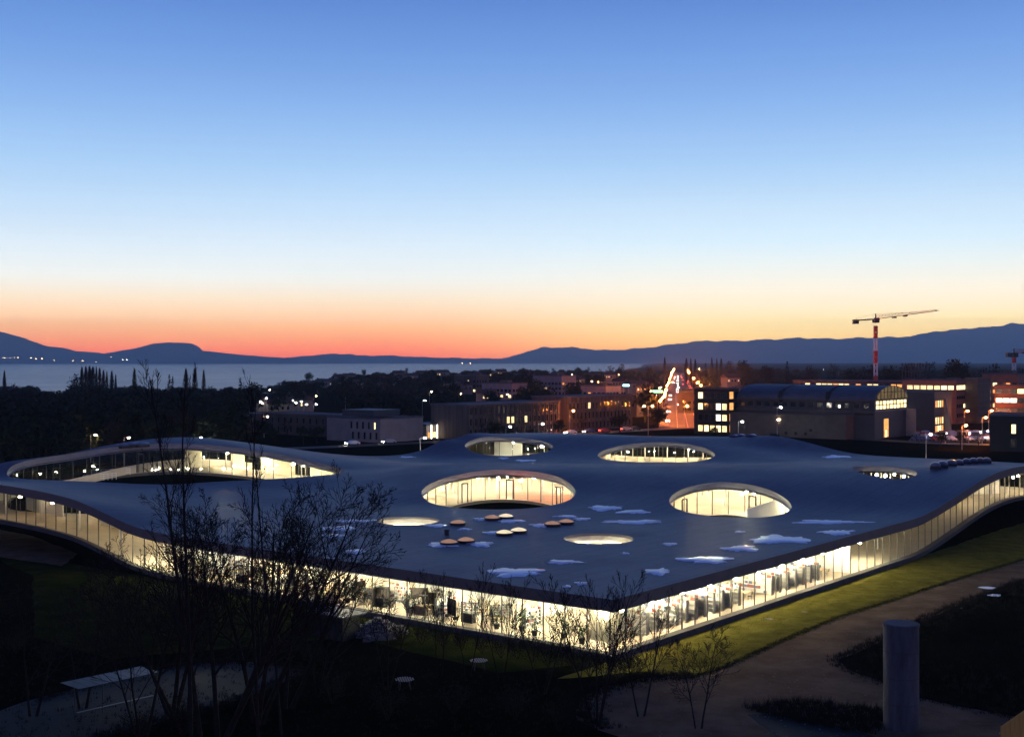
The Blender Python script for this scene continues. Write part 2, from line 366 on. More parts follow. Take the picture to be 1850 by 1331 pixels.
def wpoly(name, pts, z, m, label):
    src = [Vector((p[0], p[1])) for p in pts]; pts = []; rr = random.Random(len(src))
    for i, p in enumerate(src):
        q = src[(i+1) % len(src)]; n = max(1, min(90, int((q-p).length/1.1))); nn = Vector((-(q-p).y, (q-p).x)).normalized(); w_ = 0
        for k in range(n):
            w_ = w_*.72+rr.gauss(0, .13); f_ = math.sin(math.pi*k/n)**.5; pts.append(tuple(p.lerp(q, k/n)+nn*w_*f_))
    bm = bmesh.new(); vs = [bm.verts.new((p[0], p[1], z)) for p in pts]; f = bm.faces.new(vs)
    f.normal_update()
    if f.normal.z < 0: f.normal_flip()
    bmesh.ops.triangulate(bm, faces=[f]); me = bpy.data.meshes.new(name); bm.to_mesh(me); bm.free(); me.materials.append(m)
    return tag(link(name, me), kind='structure', label=label)
gp = lambda x, y: tuple(w2(x, y, 0))[:2]
edge = [(1305,1207),(1411,1158),(1516,1114),(1622,1081),(1727,1046),(1850,1010),(1960,985)]
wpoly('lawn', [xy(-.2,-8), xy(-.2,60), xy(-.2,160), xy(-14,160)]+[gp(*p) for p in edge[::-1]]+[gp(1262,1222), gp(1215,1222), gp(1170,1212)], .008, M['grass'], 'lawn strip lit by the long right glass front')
wpoly('lawn', [xy(-.5,-.4), xy(25,-.4), xy(60,-.4), xy(118,-.4), xy(112,-10), gp(0,1010), gp(60,1040), gp(60,1150), gp(200,1190), gp(420,1170), gp(640,1150), gp(900,1215)], .008, M['grass2'], 'green lawn with painted-in shade in front of the left glass front')
wpoly('gravel_path', [gp(*p) for p in edge]+[gp(1960,1015), gp(1850,1045), gp(1727,1095), gp(1657,1126), gp(1593,1155), gp(1516,1190), gp(1537,1211), gp(1590,1228), gp(1660,1260), gp(1850,1297), gp(1930,1310),
      gp(1850,1400), gp(1400,1400), gp(1160,1345), gp(1080,1318), gp(1040,1290), gp(1045,1262), gp(1090,1240), gp(1150,1226), gp(1200,1222), gp(1250,1220)], .004, M['gravel'], 'brown gravel path running past the right glass front')
wpoly('paving', [gp(60,1262), gp(200,1226), gp(330,1200), gp(470,1195), gp(560,1212), gp(440,1262), gp(300,1300), gp(180,1331), gp(120,1400), gp(-60,1400), gp(-40,1300)], .016, M['paving'], 'blue grey paved yard at lower left behind the bare trees')
wpoly('paving', [gp(1350,1290), gp(1420,1286), gp(1500,1305), gp(1640,1345), gp(1640,1400), gp(1500,1400)], .012, M['paving'], 'pale paved walk beside the low hedge at lower right')
wpoly('gravel_path', [gp(-30,950), gp(60,968), gp(140,1000), gp(110,1022), gp(40,1012), gp(-40,1000)], .012, M['gravel'], 'brown path passing under the raised left wing')

# ------------------------------------------------------------------ the learning centre: height field of its wavy slabs
CP = []
for u, z in [(0,0),(20,0),(40,0),(52,0),(61,.1),(68.8,.6),(74.4,1.7),(81.3,2.9),(90.3,3.45),(99.8,3.65),(112,3.6),(121.5,3.2)]: CP.append((u,0,z))
for v, z in [(20,0),(40,0),(53,0),(62,0),(69.6,.05),(78,.9),(85.6,1.9),(93.7,3.0),(102.4,3.75),(110,3.9),(116.9,3.7),(130,2.7),(145,1.0),(156,.2),(166.5,0)]: CP.append((0,v,z))
for v, z in [(13,4.6),(30,6.1),(46,6.9),(60,5.3),(81,2.0),(95,.6),(102,.5),(108,1.0),(116,3.1),(123,3.9),(133,3.5),(150,3.0),(166.5,2.0)]: CP.append((121.5,v,z))
for s_, z in [(12,1.9),(24,1.7),(40,2.7),(47,3.3),(54.6,3.3),(61.5,2.1),(68.4,.7),(74,.1),(90,0),(107,0)]: CP.append((121.5-s_,166.5,z))
for u, v in [(15,15),(35,15),(52,12),(15,38),(35,30),(55,25),(66,14),(35,45),(48,42),(16,52),(60,40),(66,32)]: CP.append((u,v,0))
for X, Y, z in [(-1.9,172,.05),(-2.3,200,2.9),(-12,181,.7),(9,184,.9),(28.4,162,.05),(31.2,182,2.6),(22,170,.6),(40,172,1.0),
     (-11,243,.1),(-1.1,248,0),(20,245,0),(42,248,0),(66,258,0),(60,240,1.0),(80,235,.6),
     (-2,263,.3),(-.6,281,3.4),(32,253,.3),(34,270,2.75),(45,281,3.3),(18,285,3.5),(16,268,1.4),(-12,275,2.6),(55,272,1.6),(48,262,1.3),
     (-55.8,212,6.1),(-29,215,1.6),(-75,185,2.8),(-40,216,3.9),(-70,201,5.0),(-30,190,.4),(-20,200,1.5),(81.4,225,1.2),(70,212,2.3)]:
    u, v = uvof(X, Y); CP.append((u, v, z))
CP += [(20.6,109,3.2),(38.8,92,3.4),(55.4,81,3.0),(70.8,71.4,2.9),(84.8,70.4,2.5),(98,70,1.9),(30,100,3.4),
       (99.6,26.6,1.7),(88,10,1.7),(108,32,4.0),(100,12,2.4),(86,30,.9),(78,20,.3),(117.5,10.7,3.1)]
CP = np.array(CP); PP = CP[:, :2]/50; nP = len(CP)
def tps(r2): return np.where(r2 > 0, r2*np.log(np.maximum(r2, 1e-12)), 0)/2
A_ = np.zeros((nP+3, nP+3)); A_[:nP, :nP] = tps(((PP[:, None]-PP[None])**2).sum(-1))+np.eye(nP)*2e-3
A_[:nP, nP] = 1; A_[:nP, nP+1:] = PP; A_[nP, :nP] = 1; A_[nP+1:, :nP] = PP.T
b_ = np.zeros(nP+3); b_[:nP] = CP[:, 2]; TC = np.linalg.solve(A_, b_)
def zf(u, v):
    u = np.asarray(u, float)/50; v = np.asarray(v, float)/50
    z = tps((u[..., None]-PP[:, 0])**2+(v[..., None]-PP[:, 1])**2)@TC[:nP]+TC[nP]+TC[nP+1]*u+TC[nP+2]*v
    return .5*(z+np.sqrt(z*z+.06))-.04
LU, LV = 121.5, 166.5
HOLES = {   # centre X, Y, semi axes, rotation
 'A': (-52.8,201.8,27.0,11.4,.5), 'P3': (-2,185.4,11.4,15.1,0), 'P4': (30,171.9,8.2,10.8,0), 'P1': (-.6,271,9.6,8.2,0),
 'P2': (30,259.6,12.1,11.2,0), 'L': (57.5,193,4.4,8.5,0), 'C1': (-13.2,158.5,4,4.2,0), 'C2': (9.9,142.7,4,4.2,0)}
def hole_pts(k, n, off=0.0):
    cx, cy_, a, b, rot = HOLES[k]; c, s_ = math.cos(rot), math.sin(rot); out = []
    for i in range(n):
        t = 2*math.pi*i/n; ex, ey = (a+off)*math.cos(t), (b+off)*math.sin(t)
        out.append(uvof(cx+ex*c-ey*s_, cy_+ex*s_+ey*c))
    return out
def in_hole(u, v, off=0.0):
    X, Y = xy(u, v); r = np.zeros(np.shape(u), bool)
    for cx, cy_, a, b, rot in HOLES.values():
        c, s_ = math.cos(rot), math.sin(rot); dx, dy = X-cx, Y-cy_
        r |= (((dx*c+dy*s_)/(a+off))**2+((-dx*s_+dy*c)/(b+off))**2) < 1
    return r
OV = .6
centre = empty('learning_centre', (CX, CY, 0), RZ, 'huge low undulating glass building with oval courtyards in its dark blue roof, lit from inside', 'building')
# domain triangulated once, used for roof, ceiling, floor and underside
outer = []
st = 1.5
def side(p, q):
    n = max(1, int(round(math.dist(p, q)/st))); return [(p[0]+(q[0]-p[0])*i/n, p[1]+(q[1]-p[1])*i/n) for i in range(n)]
c4 = [(-OV,-OV), (LU+OV,-OV), (LU+OV,LV+OV), (-OV,LV+OV)]
for i in range(4): outer += side(c4[i], c4[(i+1) % 4])
loops = [outer]; nper = {}
for k, hcfg in HOLES.items():
    per = math.pi*(hcfg[2]+hcfg[3]); nper[k] = max(40, int(per/1.2)); loops.append(hole_pts(k, nper[k]))
pts = []; edges = []
for lp in loops:
    b = len(pts); pts += lp; edges += [(b+i, b+(i+1) % len(lp)) for i in range(len(lp))]
gu, gv = np.meshgrid(np.arange(.9, LU, st), np.arange(.9, LV, st)); gu = gu.ravel(); gv = gv.ravel()
keep = ~in_hole(gu, gv, .7)
pts += list(zip(gu[keep].tolist(), gv[keep].tolist()))
res = delaunay_2d_cdt([Vector(p) for p in pts], edges, [], 0, 1e-5)
tv = np.array([(p.x, p.y) for p in res[0]]); tf = np.array([f for f in res[2] if len(f) == 3])
cen = tv[tf].mean(1); tf = tf[~in_hole(cen[:, 0], cen[:, 1], -.01)]
tz = zf(tv[:, 0], tv[:, 1])
a3 = tv[tf]; ar = (a3[:,1,1]-a3[:,0,1])*(a3[:,2,0]-a3[:,0,0])-(a3[:,1,0]-a3[:,0,0])*(a3[:,2,1]-a3[:,0,1])
tf[ar < 0] = tf[ar < 0][:, ::-1]
H_CEIL, H_ROOF, H_FLOOR = 4.1, 5.2, .4
def sheet(name, dz, m, flip=False):
    me = bpy.data.meshes.new(name)
    co = np.column_stack([tv[:, 1], tv[:, 0], tz+dz]); ff = tf[:, ::-1] if flip else tf
    me.from_pydata(co.tolist(), [], ff.tolist()); me.materials.append(m)
    me.polygons.foreach_set('use_smooth', [True]*len(me.polygons)); me.update()
    return link(name, me, centre)
def strip(name, lp, za, zb, m, flip=False, inset=0):
    mb = MB(); n = len(lp); zz = zf(np.array([p[0] for p in lp]), np.array([p[1] for p in lp]))
    for (u, v), z in zip(lp, zz): mb.v += [(v, u, z+za), (v, u, z+zb)]
    for i in range(n):
        j = (i+1) % n; mb.f.append((2*i, 2*j, 2*j+1, 2*i+1)); mb.m.append(0)
    return mb.build(name, m, centre, smooth=True)
sheet('roof', H_ROOF, M['roof']); sheet('ceiling', H_CEIL, M['ceiling'], True)
sheet('floor', H_FLOOR, M['floor']); sheet('floor_underside', -.06, M['slab'], True)
strip('roof_edge', outer, H_CEIL, H_ROOF, M['fascia']); strip('floor_edge', outer, -.06, H_FLOOR, M['slab'])
for k, lp in zip(HOLES, loops[1:]):
    strip('courtyard_rim', lp, H_ROOF-.28 if k[0] == 'C' else H_CEIL+.25, H_ROOF, M['rim']); strip('courtyard_rim_foot', lp, -.06, H_FLOOR, M['slab'])
# glass fronts: every pane and every mullion its own part where the photo shows them
def pane_run(pts2, visible, first_mull=True):
    rest = MB(); restm = MB()
    for i in range(len(pts2)-1):
        (u0, v0), (u1, v1) = pts2[i], pts2[i+1]
        z0, z1 = float(zf(u0, v0)), float(zf(u1, v1))
        d = Vector((v1-v0, u1-u0, 0)); n_ = Vector((-d.y, d.x, 0)).normalized()*.012
        a, b = Vector((v0, u0, 0)), Vector((v1, u1, 0))
        lo, hi = H_FLOOR+.01, H_CEIL-.01
        vs = [a+n_+Vector((0,0,z0+lo)), b+n_+Vector((0,0,z1+lo)), b+n_+Vector((0,0,z1+hi)), a+n_+Vector((0,0,z0+hi)),
              a-n_+Vector((0,0,z0+lo)), b-n_+Vector((0,0,z1+lo)), b-n_+Vector((0,0,z1+hi)), a-n_+Vector((0,0,z0+hi))]
        fs = [(0,1,2,3),(4,7,6,5),(0,4,5,1),(3,2,6,7),(0,3,7,4),(1,5,6,2)]
        w = .045; m_ = MB(); m_.box(v0-w, u0-w, z0+H_FLOOR, v0+w, u0+w, z0+H_CEIL)
        if visible(u0, v0, u1, v1):
            p = MB(); p.add(vs, fs); p.build('glass_pane', M['glass'], centre); m_.build('mullion', M['mullion'], centre)
        else:
            rest.add(vs, fs); restm.add(m_.v, m_.f)
    if rest.v:
        tag(rest.build('glass_pane', M['glass'], centre), kind='stuff'); tag(restm.build('mullion', M['mullion'], centre), kind='stuff')
IN = .35
pane_run([(IN+2.4*i, IN) for i in range(51)], lambda u, v, *a: u < 108)
pane_run([(IN, IN+2.4*i) for i in range(70)], lambda u, v, *a: v < 124)
pane_run([(LU-IN, IN+2.4*i) for i in range(70)], lambda *a: False)
pane_run([(IN+2.4*i, LV-IN) for i in range(51)], lambda *a: False)
for k in HOLES:
    n = int(2*math.pi*math.sqrt((HOLES[k][2]**2+HOLES[k][3]**2)/2)/(2.6 if k != 'A' else 3.0)); lp = hole_pts(k, n, .45)
    cyh = HOLES[k][1]
    pane_run(lp+[lp[0]], lambda u, v, u1, v1, cyh=cyh, k=k: xy(u, v)[1] > cyh+1 and k not in ('L',))
# dark concrete sill outside the glass
for nm_, pr_ in (('sill', [((-OV, t_), (IN-.06, t_)) for t_ in np.arange(-OV, LV+OV, 1.2)]), ('sill', [((t_, -OV), (t_, IN-.06)) for t_ in np.arange(IN-.06, LU+OV, 1.2)])):
    mb = MB()
    for (ua, va), (ub, vb_) in pr_:
        mb.v += [(va, ua, float(zf(ua, va))+H_FLOOR-.02), (va, ua, float(zf(ua, va))+H_FLOOR+.07), (vb_, ub, float(zf(ub, vb_))+H_FLOOR+.07), (vb_, ub, float(zf(ub, vb_))+H_FLOOR-.02)]
    for i in range(len(pr_)-1):
        for k in range(3): mb.f.append((4*i+k, 4*i+k+1, 4*i+5+k, 4*i+4+k)); mb.m.append(0)
    mb.build(nm_, M['slab'], centre)
# dark door frames in the courtyard glass
def door_frame(u, v, du, dv, w=1.1):
    z = float(zf(u, v)); mb = MB(); dd = math.hypot(du, dv); du, dv = du/dd, dv/dd
    for a in (-w/2, w/2): mb.box(v+dv*a-.07, u+du*a-.07, z+H_FLOOR, v+dv*a+.07, u+du*a+.07, z+3.5)
    mb.add([(v-dv*w/2, u-du*w/2, z+3.4), (v+dv*w/2, u+du*w/2, z+3.4), (v+dv*w/2, u+du*w/2, z+3.55), (v-dv*w/2, u-du*w/2, z+3.55)], [(0,1,2,3)])
    mb.box(v-dv*w/2-.05, u-du*w/2-.05, z+3.4, v+dv*w/2+.05, u+du*w/2+.05, z+3.55)
    mb.build('door_frame', M['dark_metal'], centre)
for k, ts in (('P3', (38, 82, 118)), ('P4', (55, 125)), ('A', (60, 100))):
    lp = hole_pts(k, 360, .38)
    for t_ in ts:
        (u, v), (u1, v1) = lp[t_], lp[t_+3]; door_frame(u, v, u1-u, v1-v)
for u in (40.0, 44.5): door_frame(u, .25, 1, 0, 2.2)
# inside: slim columns, lamps, screen walls
colm = MB(); colm.cyl(0,0,0,H_CEIL-H_FLOOR,.11,10); colme = colm.mesh('column', M['white'], True)
def lamp_mesh(m):
    mb = MB(); n = 8
    mb.tube([(0,0,-.30),(0,0,-.22),(0,0,-.05),(0,0,.05)], [.10,.22,.22,.08], n); mb.tube([(0,0,.05),(0,0,.45)], .02, 4, 1); return mb.mesh('ceiling_light', [m, M['steel']])
LM = {'b': lamp_mesh(M['l_ceil']), 'm': lamp_mesh(M['l_mid']), 'd': lamp_mesh(M['l_dim']), 'r': lamp_mesh(M['l_red'])}
for u in np.arange(5, LU, 9.3):
    for v in np.arange(5, LV, 9.3):
        if not in_hole(np.array(u), np.array(v), 1.0): link('column', colme, centre, (v, u, float(zf(u, v))+H_FLOOR))
rg = random.Random(5)
def lamp_kind(u, v):
    zz = float(zf(u, v))
    if u < 66 and v < 62: return 'b' if (u < 22 or v < 14) else rg.choice('bmb')
    if v < 12 and u > 70: return 'd'
    if u < 14 and 57 < v < 88: return None
    if u < 12 and v > 60: return 'd' if v < 88 else rg.choice('mmd')
    X, Y = xy(u, v)
    if abs(X-4) < 7 and 200 < Y < 212: return 'r' if rg.random() < .8 else 'b'
    if u > 92 and v < 80: return rg.choice('mbb')
    if Y > 240: return rg.choice('mbb')
    return rg.choice('mbb')
for u in np.arange(3.2, LU-1, 8.1):
    for v in np.arange(3.2, LV-1, 8.1):
        if in_hole(np.array(u), np.array(v), .9): continue
        kk_ = lamp_kind(u, v)
        if kk_: link('ceiling_light', LM[kk_], centre, (v, u, float(zf(u, v))+H_CEIL-.45))
for v in np.arange(3.5, 56, 5.2): link('ceiling_light', LM['m'], centre, (v, 1.3, float(zf(1.3, v))+H_CEIL-.45))  # extra row added to brighten the shelf ends and the lawn
for u, v in [(63.5,68),(61,72),(57,75)]: link('ceiling_light', LM['r'], centre, (v, u, float(zf(u, v))+H_CEIL-.45))
def screen(u0, v0, u1, v1, m, h=3.4, th=.12, name='screen_wall'):
    n = max(1, int(math.dist((u0,v0),(u1,v1))/2)); mb = MB(); d = Vector((v1-v0, u1-u0, 0)).normalized(); nn = Vector((-d.y, d.x, 0))*th/2
    rings = []
    for i in range(n+1):
        t = i/n; u = u0+(u1-u0)*t; v = v0+(v1-v0)*t; z = float(zf(u, v))+H_FLOOR; p = Vector((v, u, z))
        rings.append([p+nn, p-nn, p-nn+Vector((0,0,h)), p+nn+Vector((0,0,h))])
    vs = [q for r in rings for q in r]; fs = [(3,2,1,0), tuple(n*4+k for k in range(4))]
    for i in range(n):
        for k in range(4): fs.append((i*4+k, i*4+(k+1) % 4, (i+1)*4+(k+1) % 4, (i+1)*4+k))
    mb.add(vs, fs); return mb.build(name, m, centre)
screen(.8,51.5,6.5,51.5,M['white'],3.65); screen(4.5,3.4,1.2,3.4,M['curtain'],3.6,.06,'curtain')
for a in [(14,8,14,30),(13,34,13,48),(20,12,34,12),(38,14,52,13),(58,9,74,9),(30,24,44,24),(10,58,22,60),(48,22,60,30)]: screen(*a, M['white'], 3.6)
for a in [(22,66,20,84),(10,100,14,112),(86,14,96,13),(104,12,114,12),(14,126,14,150)]: screen(*a, M['ceiling'], 3.6)
for a in [(119.6,45,119.6,48.5),(119.6,55,119.6,58),(118.6,61,116,67),(114.6,69.5,112,76)]: screen(*a, M['curtain'], 3.5)  # pale screens added behind the courtyard glass to catch the light
screen(119.9,9,119.9,60,M['floor'],1.35)  # low parapet added to give a warm glowing band
for k, t0, t1 in (('P1', 78, 104),):
    lp = hole_pts(k, 360, 4.5); a, b = lp[t0], lp[t1]; screen(a[0], a[1], b[0], b[1], M['white'], 3.6)
print('centre done')

# ------------------------------------------------------------------ on the roof: snow, skylight domes, vents
def roofpt(x, y, lift=H_ROOF):
    "where the view ray through a photo pixel meets the roof"
    prev = None
    for Y in np.arange(108, 310, .5):
        X = (x-925)/F*Y; h = hy(y, Y); u, v = uvof(X, Y)
        if -OV < u < LU+OV and -OV < v < LV+OV and not bool(in_hole(np.array(u), np.array(v))):
            if h <= float(zf(u, v))+lift: return X, Y, float(zf(u, v))+lift
    return None
SN = [(927,1034,90,15,'largest snow patch near the front corner of the roof'),(1020,1016,62,6,'thin snow streak above the largest patch'),(1187,1033,40,10,'small snow patch near the front right roof edge'),
 (1050,1054,20,5,'tiny snow patch close to the front corner'),(1025,1060,14,3,'tiniest snow speck close to the front corner'),(1095,918,56,8,'oval snow patch right of the big middle courtyard'),(1147,925,52,6,'oval snow patch between the two middle courtyards'),
 (1140,943,98,6,'long ragged snow streak below the two oval patches'),(1022,933,36,4,'thin snow strip above the right skylight pair'),(1050,938,26,4,'short snow strip right of the thin strip'),(1210,983,24,4,'small snow streak right of the round opening'),
 (1130,1000,14,3,'snow speck below the round opening'),(1275,1012,84,11,'ragged snow patch near the right glass front'),(1338,991,56,9,'branched snow patch above the ragged one'),(1404,975,100,13,'large white snow patch on the right of the roof'),
 (1500,943,115,6,'long straight snow band at the foot of the right hump'),(1515,962,54,8,'snow patch just below the long straight band'),(1335,961,16,3,'snow speck below the right courtyard'),(1203,1031,12,4,'snow speck beside the small front patch'),
 (1512,825,46,4,'bright ice patch in the far roof hollow'),(798,985,50,7,'snow left of the front skylight pair'),(868,983,42,8,'snow right of the front skylight pair'),(788,950,36,5,'snow strip left of the lone skylight'),
 (838,956,22,3,'snow speck below the lone skylight'),(868,938,24,4,'snow strip left of the rear skylight pair'),(925,941,44,6,'snow strip below the rear skylight pair'),(890,963,28,5,'snow strip beside the cream skylight pair'),(974,949,30,6,'snow strip left of the right skylight pair'),
 (640,941,64,4,'upper snow streak seen through the bare tree'),(615,955,56,8,'middle snow streak seen through the bare tree'),(602,968,44,5,'lower snow streak seen through the bare tree'),(640,997,38,7,'snow patch behind the twigs near the left front'),
 (948,832,34,3,'thin snow strip in the hollow behind the middle courtyard'),(910,828,16,3,'snow speck in the hollow below the far left oval'),(735,826,24,2,'thin snow strip on the rear left hollow'),(595,1010,20,4,'snow speck by the left roof edge')]
for i, (x, y, w, h, lab) in enumerate(SN):
    rr = random.Random(100+i); n = 44; h *= .95; w *= .95; ph = [rr.random()*6.28 for _ in range(6)]; mb = MB(); ring = []; ok = True
    for j in range(n):
        t = 2*math.pi*j/n; r = 1.12+sum(math.sin(t*(1, 3, 5, 8, 13, 17)[k]+ph[k])*(.12, .20, .13, .10, .08, .05)[k] for k in range(6))
        p = roofpt(x+math.cos(t)*w/2*r, y+math.sin(t)*h/2*r)
        if p is None: ok = False; break
        ring.append(p)
    if not ok: continue
    c = np.mean(ring, 0); c[2] = float(zf(*uvof(c[0], c[1])))+H_ROOF
    if np.ptp(np.array(ring)[:, 1]) > 30: continue
    vs = [tuple(c+np.array((0,0,.07)))]+[(p[0]*.94+c[0]*.06, p[1]*.94+c[1]*.06, p[2]+.05) for p in ring]+[(p[0], p[1], p[2]-.01) for p in ring]
    fs = []
    for j in range(n): k = (j+1) % n; fs += [(0, 1+j, 1+k), (1+j, 1+n+j, 1+n+k, 1+k)]
    vs = [(a-c[0], b-c[1], cc-c[2]) for a, b, cc in vs]
    mb.add(vs, fs); o = mb.build('snow_patch', M['snow'], smooth=True); o.location = tuple(c)
    tag(o, lab, 'snow', 'snow patches left on the roof')
def dome_meshes(m):
    a = MB(); a.tube([(0,0,-.1),(0,0,.22)], [1.0,1.0], 20); a.tube([(0,0,.22),(0,0,.30)], [1.08,1.08], 20)
    b = MB(); b.tube([(0,0,.30),(0,0,.42),(0,0,.53),(0,0,.61),(0,0,.63)], [.98,.80,.50,.18,.03], 20); return a.mesh('curb', M['dark_metal']), b.mesh('dome', m, True)
DM = {'c': dome_meshes(M['dome_cream']), 'p': dome_meshes(M['dome_pink'])}
for x, y, k, lab in [(827,948,'p','lone pinkish skylight dome left of the others'),(889,939,'p','pink skylight dome, left one of the rear pair'),(914,936,'c','cream skylight dome, right one of the rear pair'),(911,966,'c','cream skylight dome, left one of the glowing middle pair'),
     (937,962,'c','cream skylight dome, right one of the glowing middle pair'),(998,950,'p','pink skylight dome, left one of the right-hand pair'),(1023,946,'p','pink skylight dome, right one of the right-hand pair'),(811,984,'p','pink skylight dome, left one of the front pair on snow'),(842,980,'p','pink skylight dome, right one of the front pair on snow')]:
    X, Y, z = roofpt(x, y); o = empty('skylight', (X, Y, z), 0, lab, 'skylight', 'round skylights on the flat roof')
    link('curb', DM[k][0], o); link('dome', DM[k][1], o)
    o.scale = (.98,)*3
vb = MB(); vb.tube([(0,0,-.1),(0,0,.5)], [.28,.28], 10); vb.tube([(0,0,.5),(0,0,.66)], [.40,.34], 10)
o = vb.build('roof_vent', M['dark_metal']); o.location = roofpt(807,967); tag(o, 'tiny dark vent pipe on the roof between skylights and snow', 'vent')
def hatch_mesh():
    mb = MB(); mb.box(-1.3,-1.0,-.3,1.3,1.0,.55); mb2 = MB(); mb2.tube([(-1.35,0,.5),(1.35,0,.5)], 1.02, 12); mb2.v = [(a, b, .55+max(0, c-.5)*.75) for a, b, c in mb2.v]
    return mb.mesh('curb', M['slab']), mb2.mesh('hood', M['dome_blue'], True)
HM = hatch_mesh()
spots = [(1690,847,'nearest'),(1703,845,'second nearest'),(1719,842,'third nearest'),(1733,840,'fourth nearest'),(1746,838,'fourth from the far end'),(1759,837,'third from the far end'),(1771,836,'second from the far end'),(1783,836,'farthest')]
for x, y, wd in spots:
    p = roofpt(x, y)
    if not p: continue
    o = empty('roof_light_box', p, RZ+R(20), '%s hooded roof light in the row on the right hump' % wd, 'roof light', 'hooded roof lights on the right hump')
    link('curb', HM[0], o); link('hood', HM[1], o); o.scale = (.8,.8,.8) if y > 830 else (.8,.8,.5)
for i, (x, y) in enumerate([(1326,789),(1337,788),(1348,787),(1357,788)]):
    p = roofpt(x, y)
    if not p: continue
    o = empty('roof_light_box', (p[0], p[1], p[2]-.15), RZ, ('leftmost', 'second', 'third', 'rightmost')[i]+' hooded roof light on the crest of the far hump', 'roof light', 'hooded roof lights on the far hump')
    link('curb', HM[0], o); link('hood', HM[1], o); o.scale = (.8,.8,.5)
for i, (x, y) in enumerate([(225,806),(240,804),(256,803)]):
    p = roofpt(x, y)
    if not p: continue
    o = empty('roof_light_box', (p[0], p[1], p[2]-.3), RZ, ('left', 'middle', 'right')[i]+' hooded roof light on the crest above the big left courtyard', 'roof light', 'hooded roof lights on the left hump')
    link('curb', HM[0], o); link('hood', HM[1], o); o.scale = (.8,.8,.5)

# ------------------------------------------------------------------ furniture seen through the glass
def LP(u, v): X, Y = xy(u, v); return (X, Y, float(zf(u, v))+H_FLOOR)
book_cols = [mat('book_%d' % i, c, .7, .2) for i, c in enumerate([(.35,.12,.10),(.15,.18,.30),(.62,.58,.50),(.55,.53,.48),(.60,.50,.36)])]
def make_shelf(seed, L_=5.0):
    rr = random.Random(seed); root = empty('bookshelf', (0,0,0), 0, 'x', 'bookshelf', 'bookshelves behind the glass fronts')
    for y in (0, L_):
        m = MB(); m.box(-.25, y-.03, 0, .25, y+.03, 2.1); m.build('end_panel', M['panel'], root)
    m = MB(); m.box(-.012, .03, .1, .012, L_-.03, 2.05); m.build('back_panel', M['white'], root)
    for k in range(5):
        z = .12+k*.42; m = MB(); m.box(-.24, .03, z, .24, L_-.03, z+.03); m.build('shelf', M['white'], root)
        bk = MB(); 
        for sgn in (-1, 1):
            y = .06
            while y < L_-.5:
                w = rr.uniform(.12, .5)
                if rr.random() < .38: bk.box(min(sgn*.03, sgn*.22), y, z+.032, max(sgn*.03, sgn*.22), y+w, z+rr.uniform(.26,.34), rr.randrange(5))
                y += w+.02
        bk.build('book_row', book_cols, root)
    return root
sh = [make_shelf(1), make_shelf(2)]; k = 0
nth = ['first','second','third','fourth','fifth','sixth','seventh','eighth','ninth','tenth','eleventh','twelfth','thirteenth','fourteenth','fifteenth','sixteenth','seventeenth','eighteenth','nineteenth','twentieth']+['%s' % w for w in ('twenty-first','twenty-second','twenty-third','twenty-fourth','twenty-fifth','twenty-sixth','twenty-seventh','twenty-eighth','twenty-ninth','thirtieth')]
vs1 = list(np.arange(8.2, 27, 1.75)); vs2 = list(np.arange(33, 46, 1.9))
for rowname, vv in (('behind the right front, counted from the corner', vs1), ('past the reading tables on the right', vs2)):
    for i, v in enumerate(vv):
        lab = '%s grey bookshelf %s' % (nth[i], rowname)
        if k < 2: o = sh[k]; o.location = LP(1.5, v); o.rotation_euler = (0,0,RZ); o['label'] = lab
        else: copy_tree(sh[k % 2], LP(1.5, v), RZ, lab)
        k += 1
def make_table():
    root = empty('table', (0,0,0), 0, 'x', 'table', 'tables inside the learning centre')
    m = MB(); m.box(-.9,-.45,.72,.9,.45,.76); m.build('tabletop', M['wood'], root)
    lg = MB(); lg.cyl(0,0,0,.72,.03,8); lme = lg.mesh('leg', M['steel'])
    for x in (-.8,.8):
        for y in (-.36,.36): link('leg', lme, root, (x, y, 0))
    return root
def make_chair(m):
    root = empty('chair', (0,0,0), 0, 'x', 'chair', 'chairs inside the learning centre')
    a = MB(); a.box(-.22,-.22,.44,.22,.22,.48); a.build('seat', m, root)
    a = MB(); a.add([(-.2,.2,.6),(.2,.2,.6),(.2,.27,.95),(-.2,.27,.95),(-.2,.23,.6),(.2,.23,.6),(.2,.30,.95),(-.2,.30,.95)], [(0,1,2,3),(4,7,6,5),(0,4,5,1),(3,2,6,7),(0,3,7,4),(1,5,6,2)]); a.build('backrest', m, root)
    lg = MB(); lg.cyl(0,0,0,.45,.018,6); lme = lg.mesh('leg', M['steel'])
    for x in (-.19,.19):
        for y in (-.19,.19): link('leg', lme, root, (x, y, 0))
    return root
tb = make_table(); ch = {'o': make_chair(M['orange']), 'k': make_chair(M['dark_metal']), 'w': make_chair(M['wood'])}
used = set()
tspots = [(2.8,29.2,'table between the two groups of bookshelves'),(5.5,30.5,'inner table between the two groups of bookshelves'),(2.6,47.6,'wooden table right of the far bookshelves'),(4.6,49.6,'wooden table in front of the white screen wall')]
pos = 'behind the left front'
for i, u in enumerate(np.arange(15, 66, 3.1)): tspots.append((u, 3.0+(i % 3)*1.6, '%s table %s' % (nth[i], pos)))
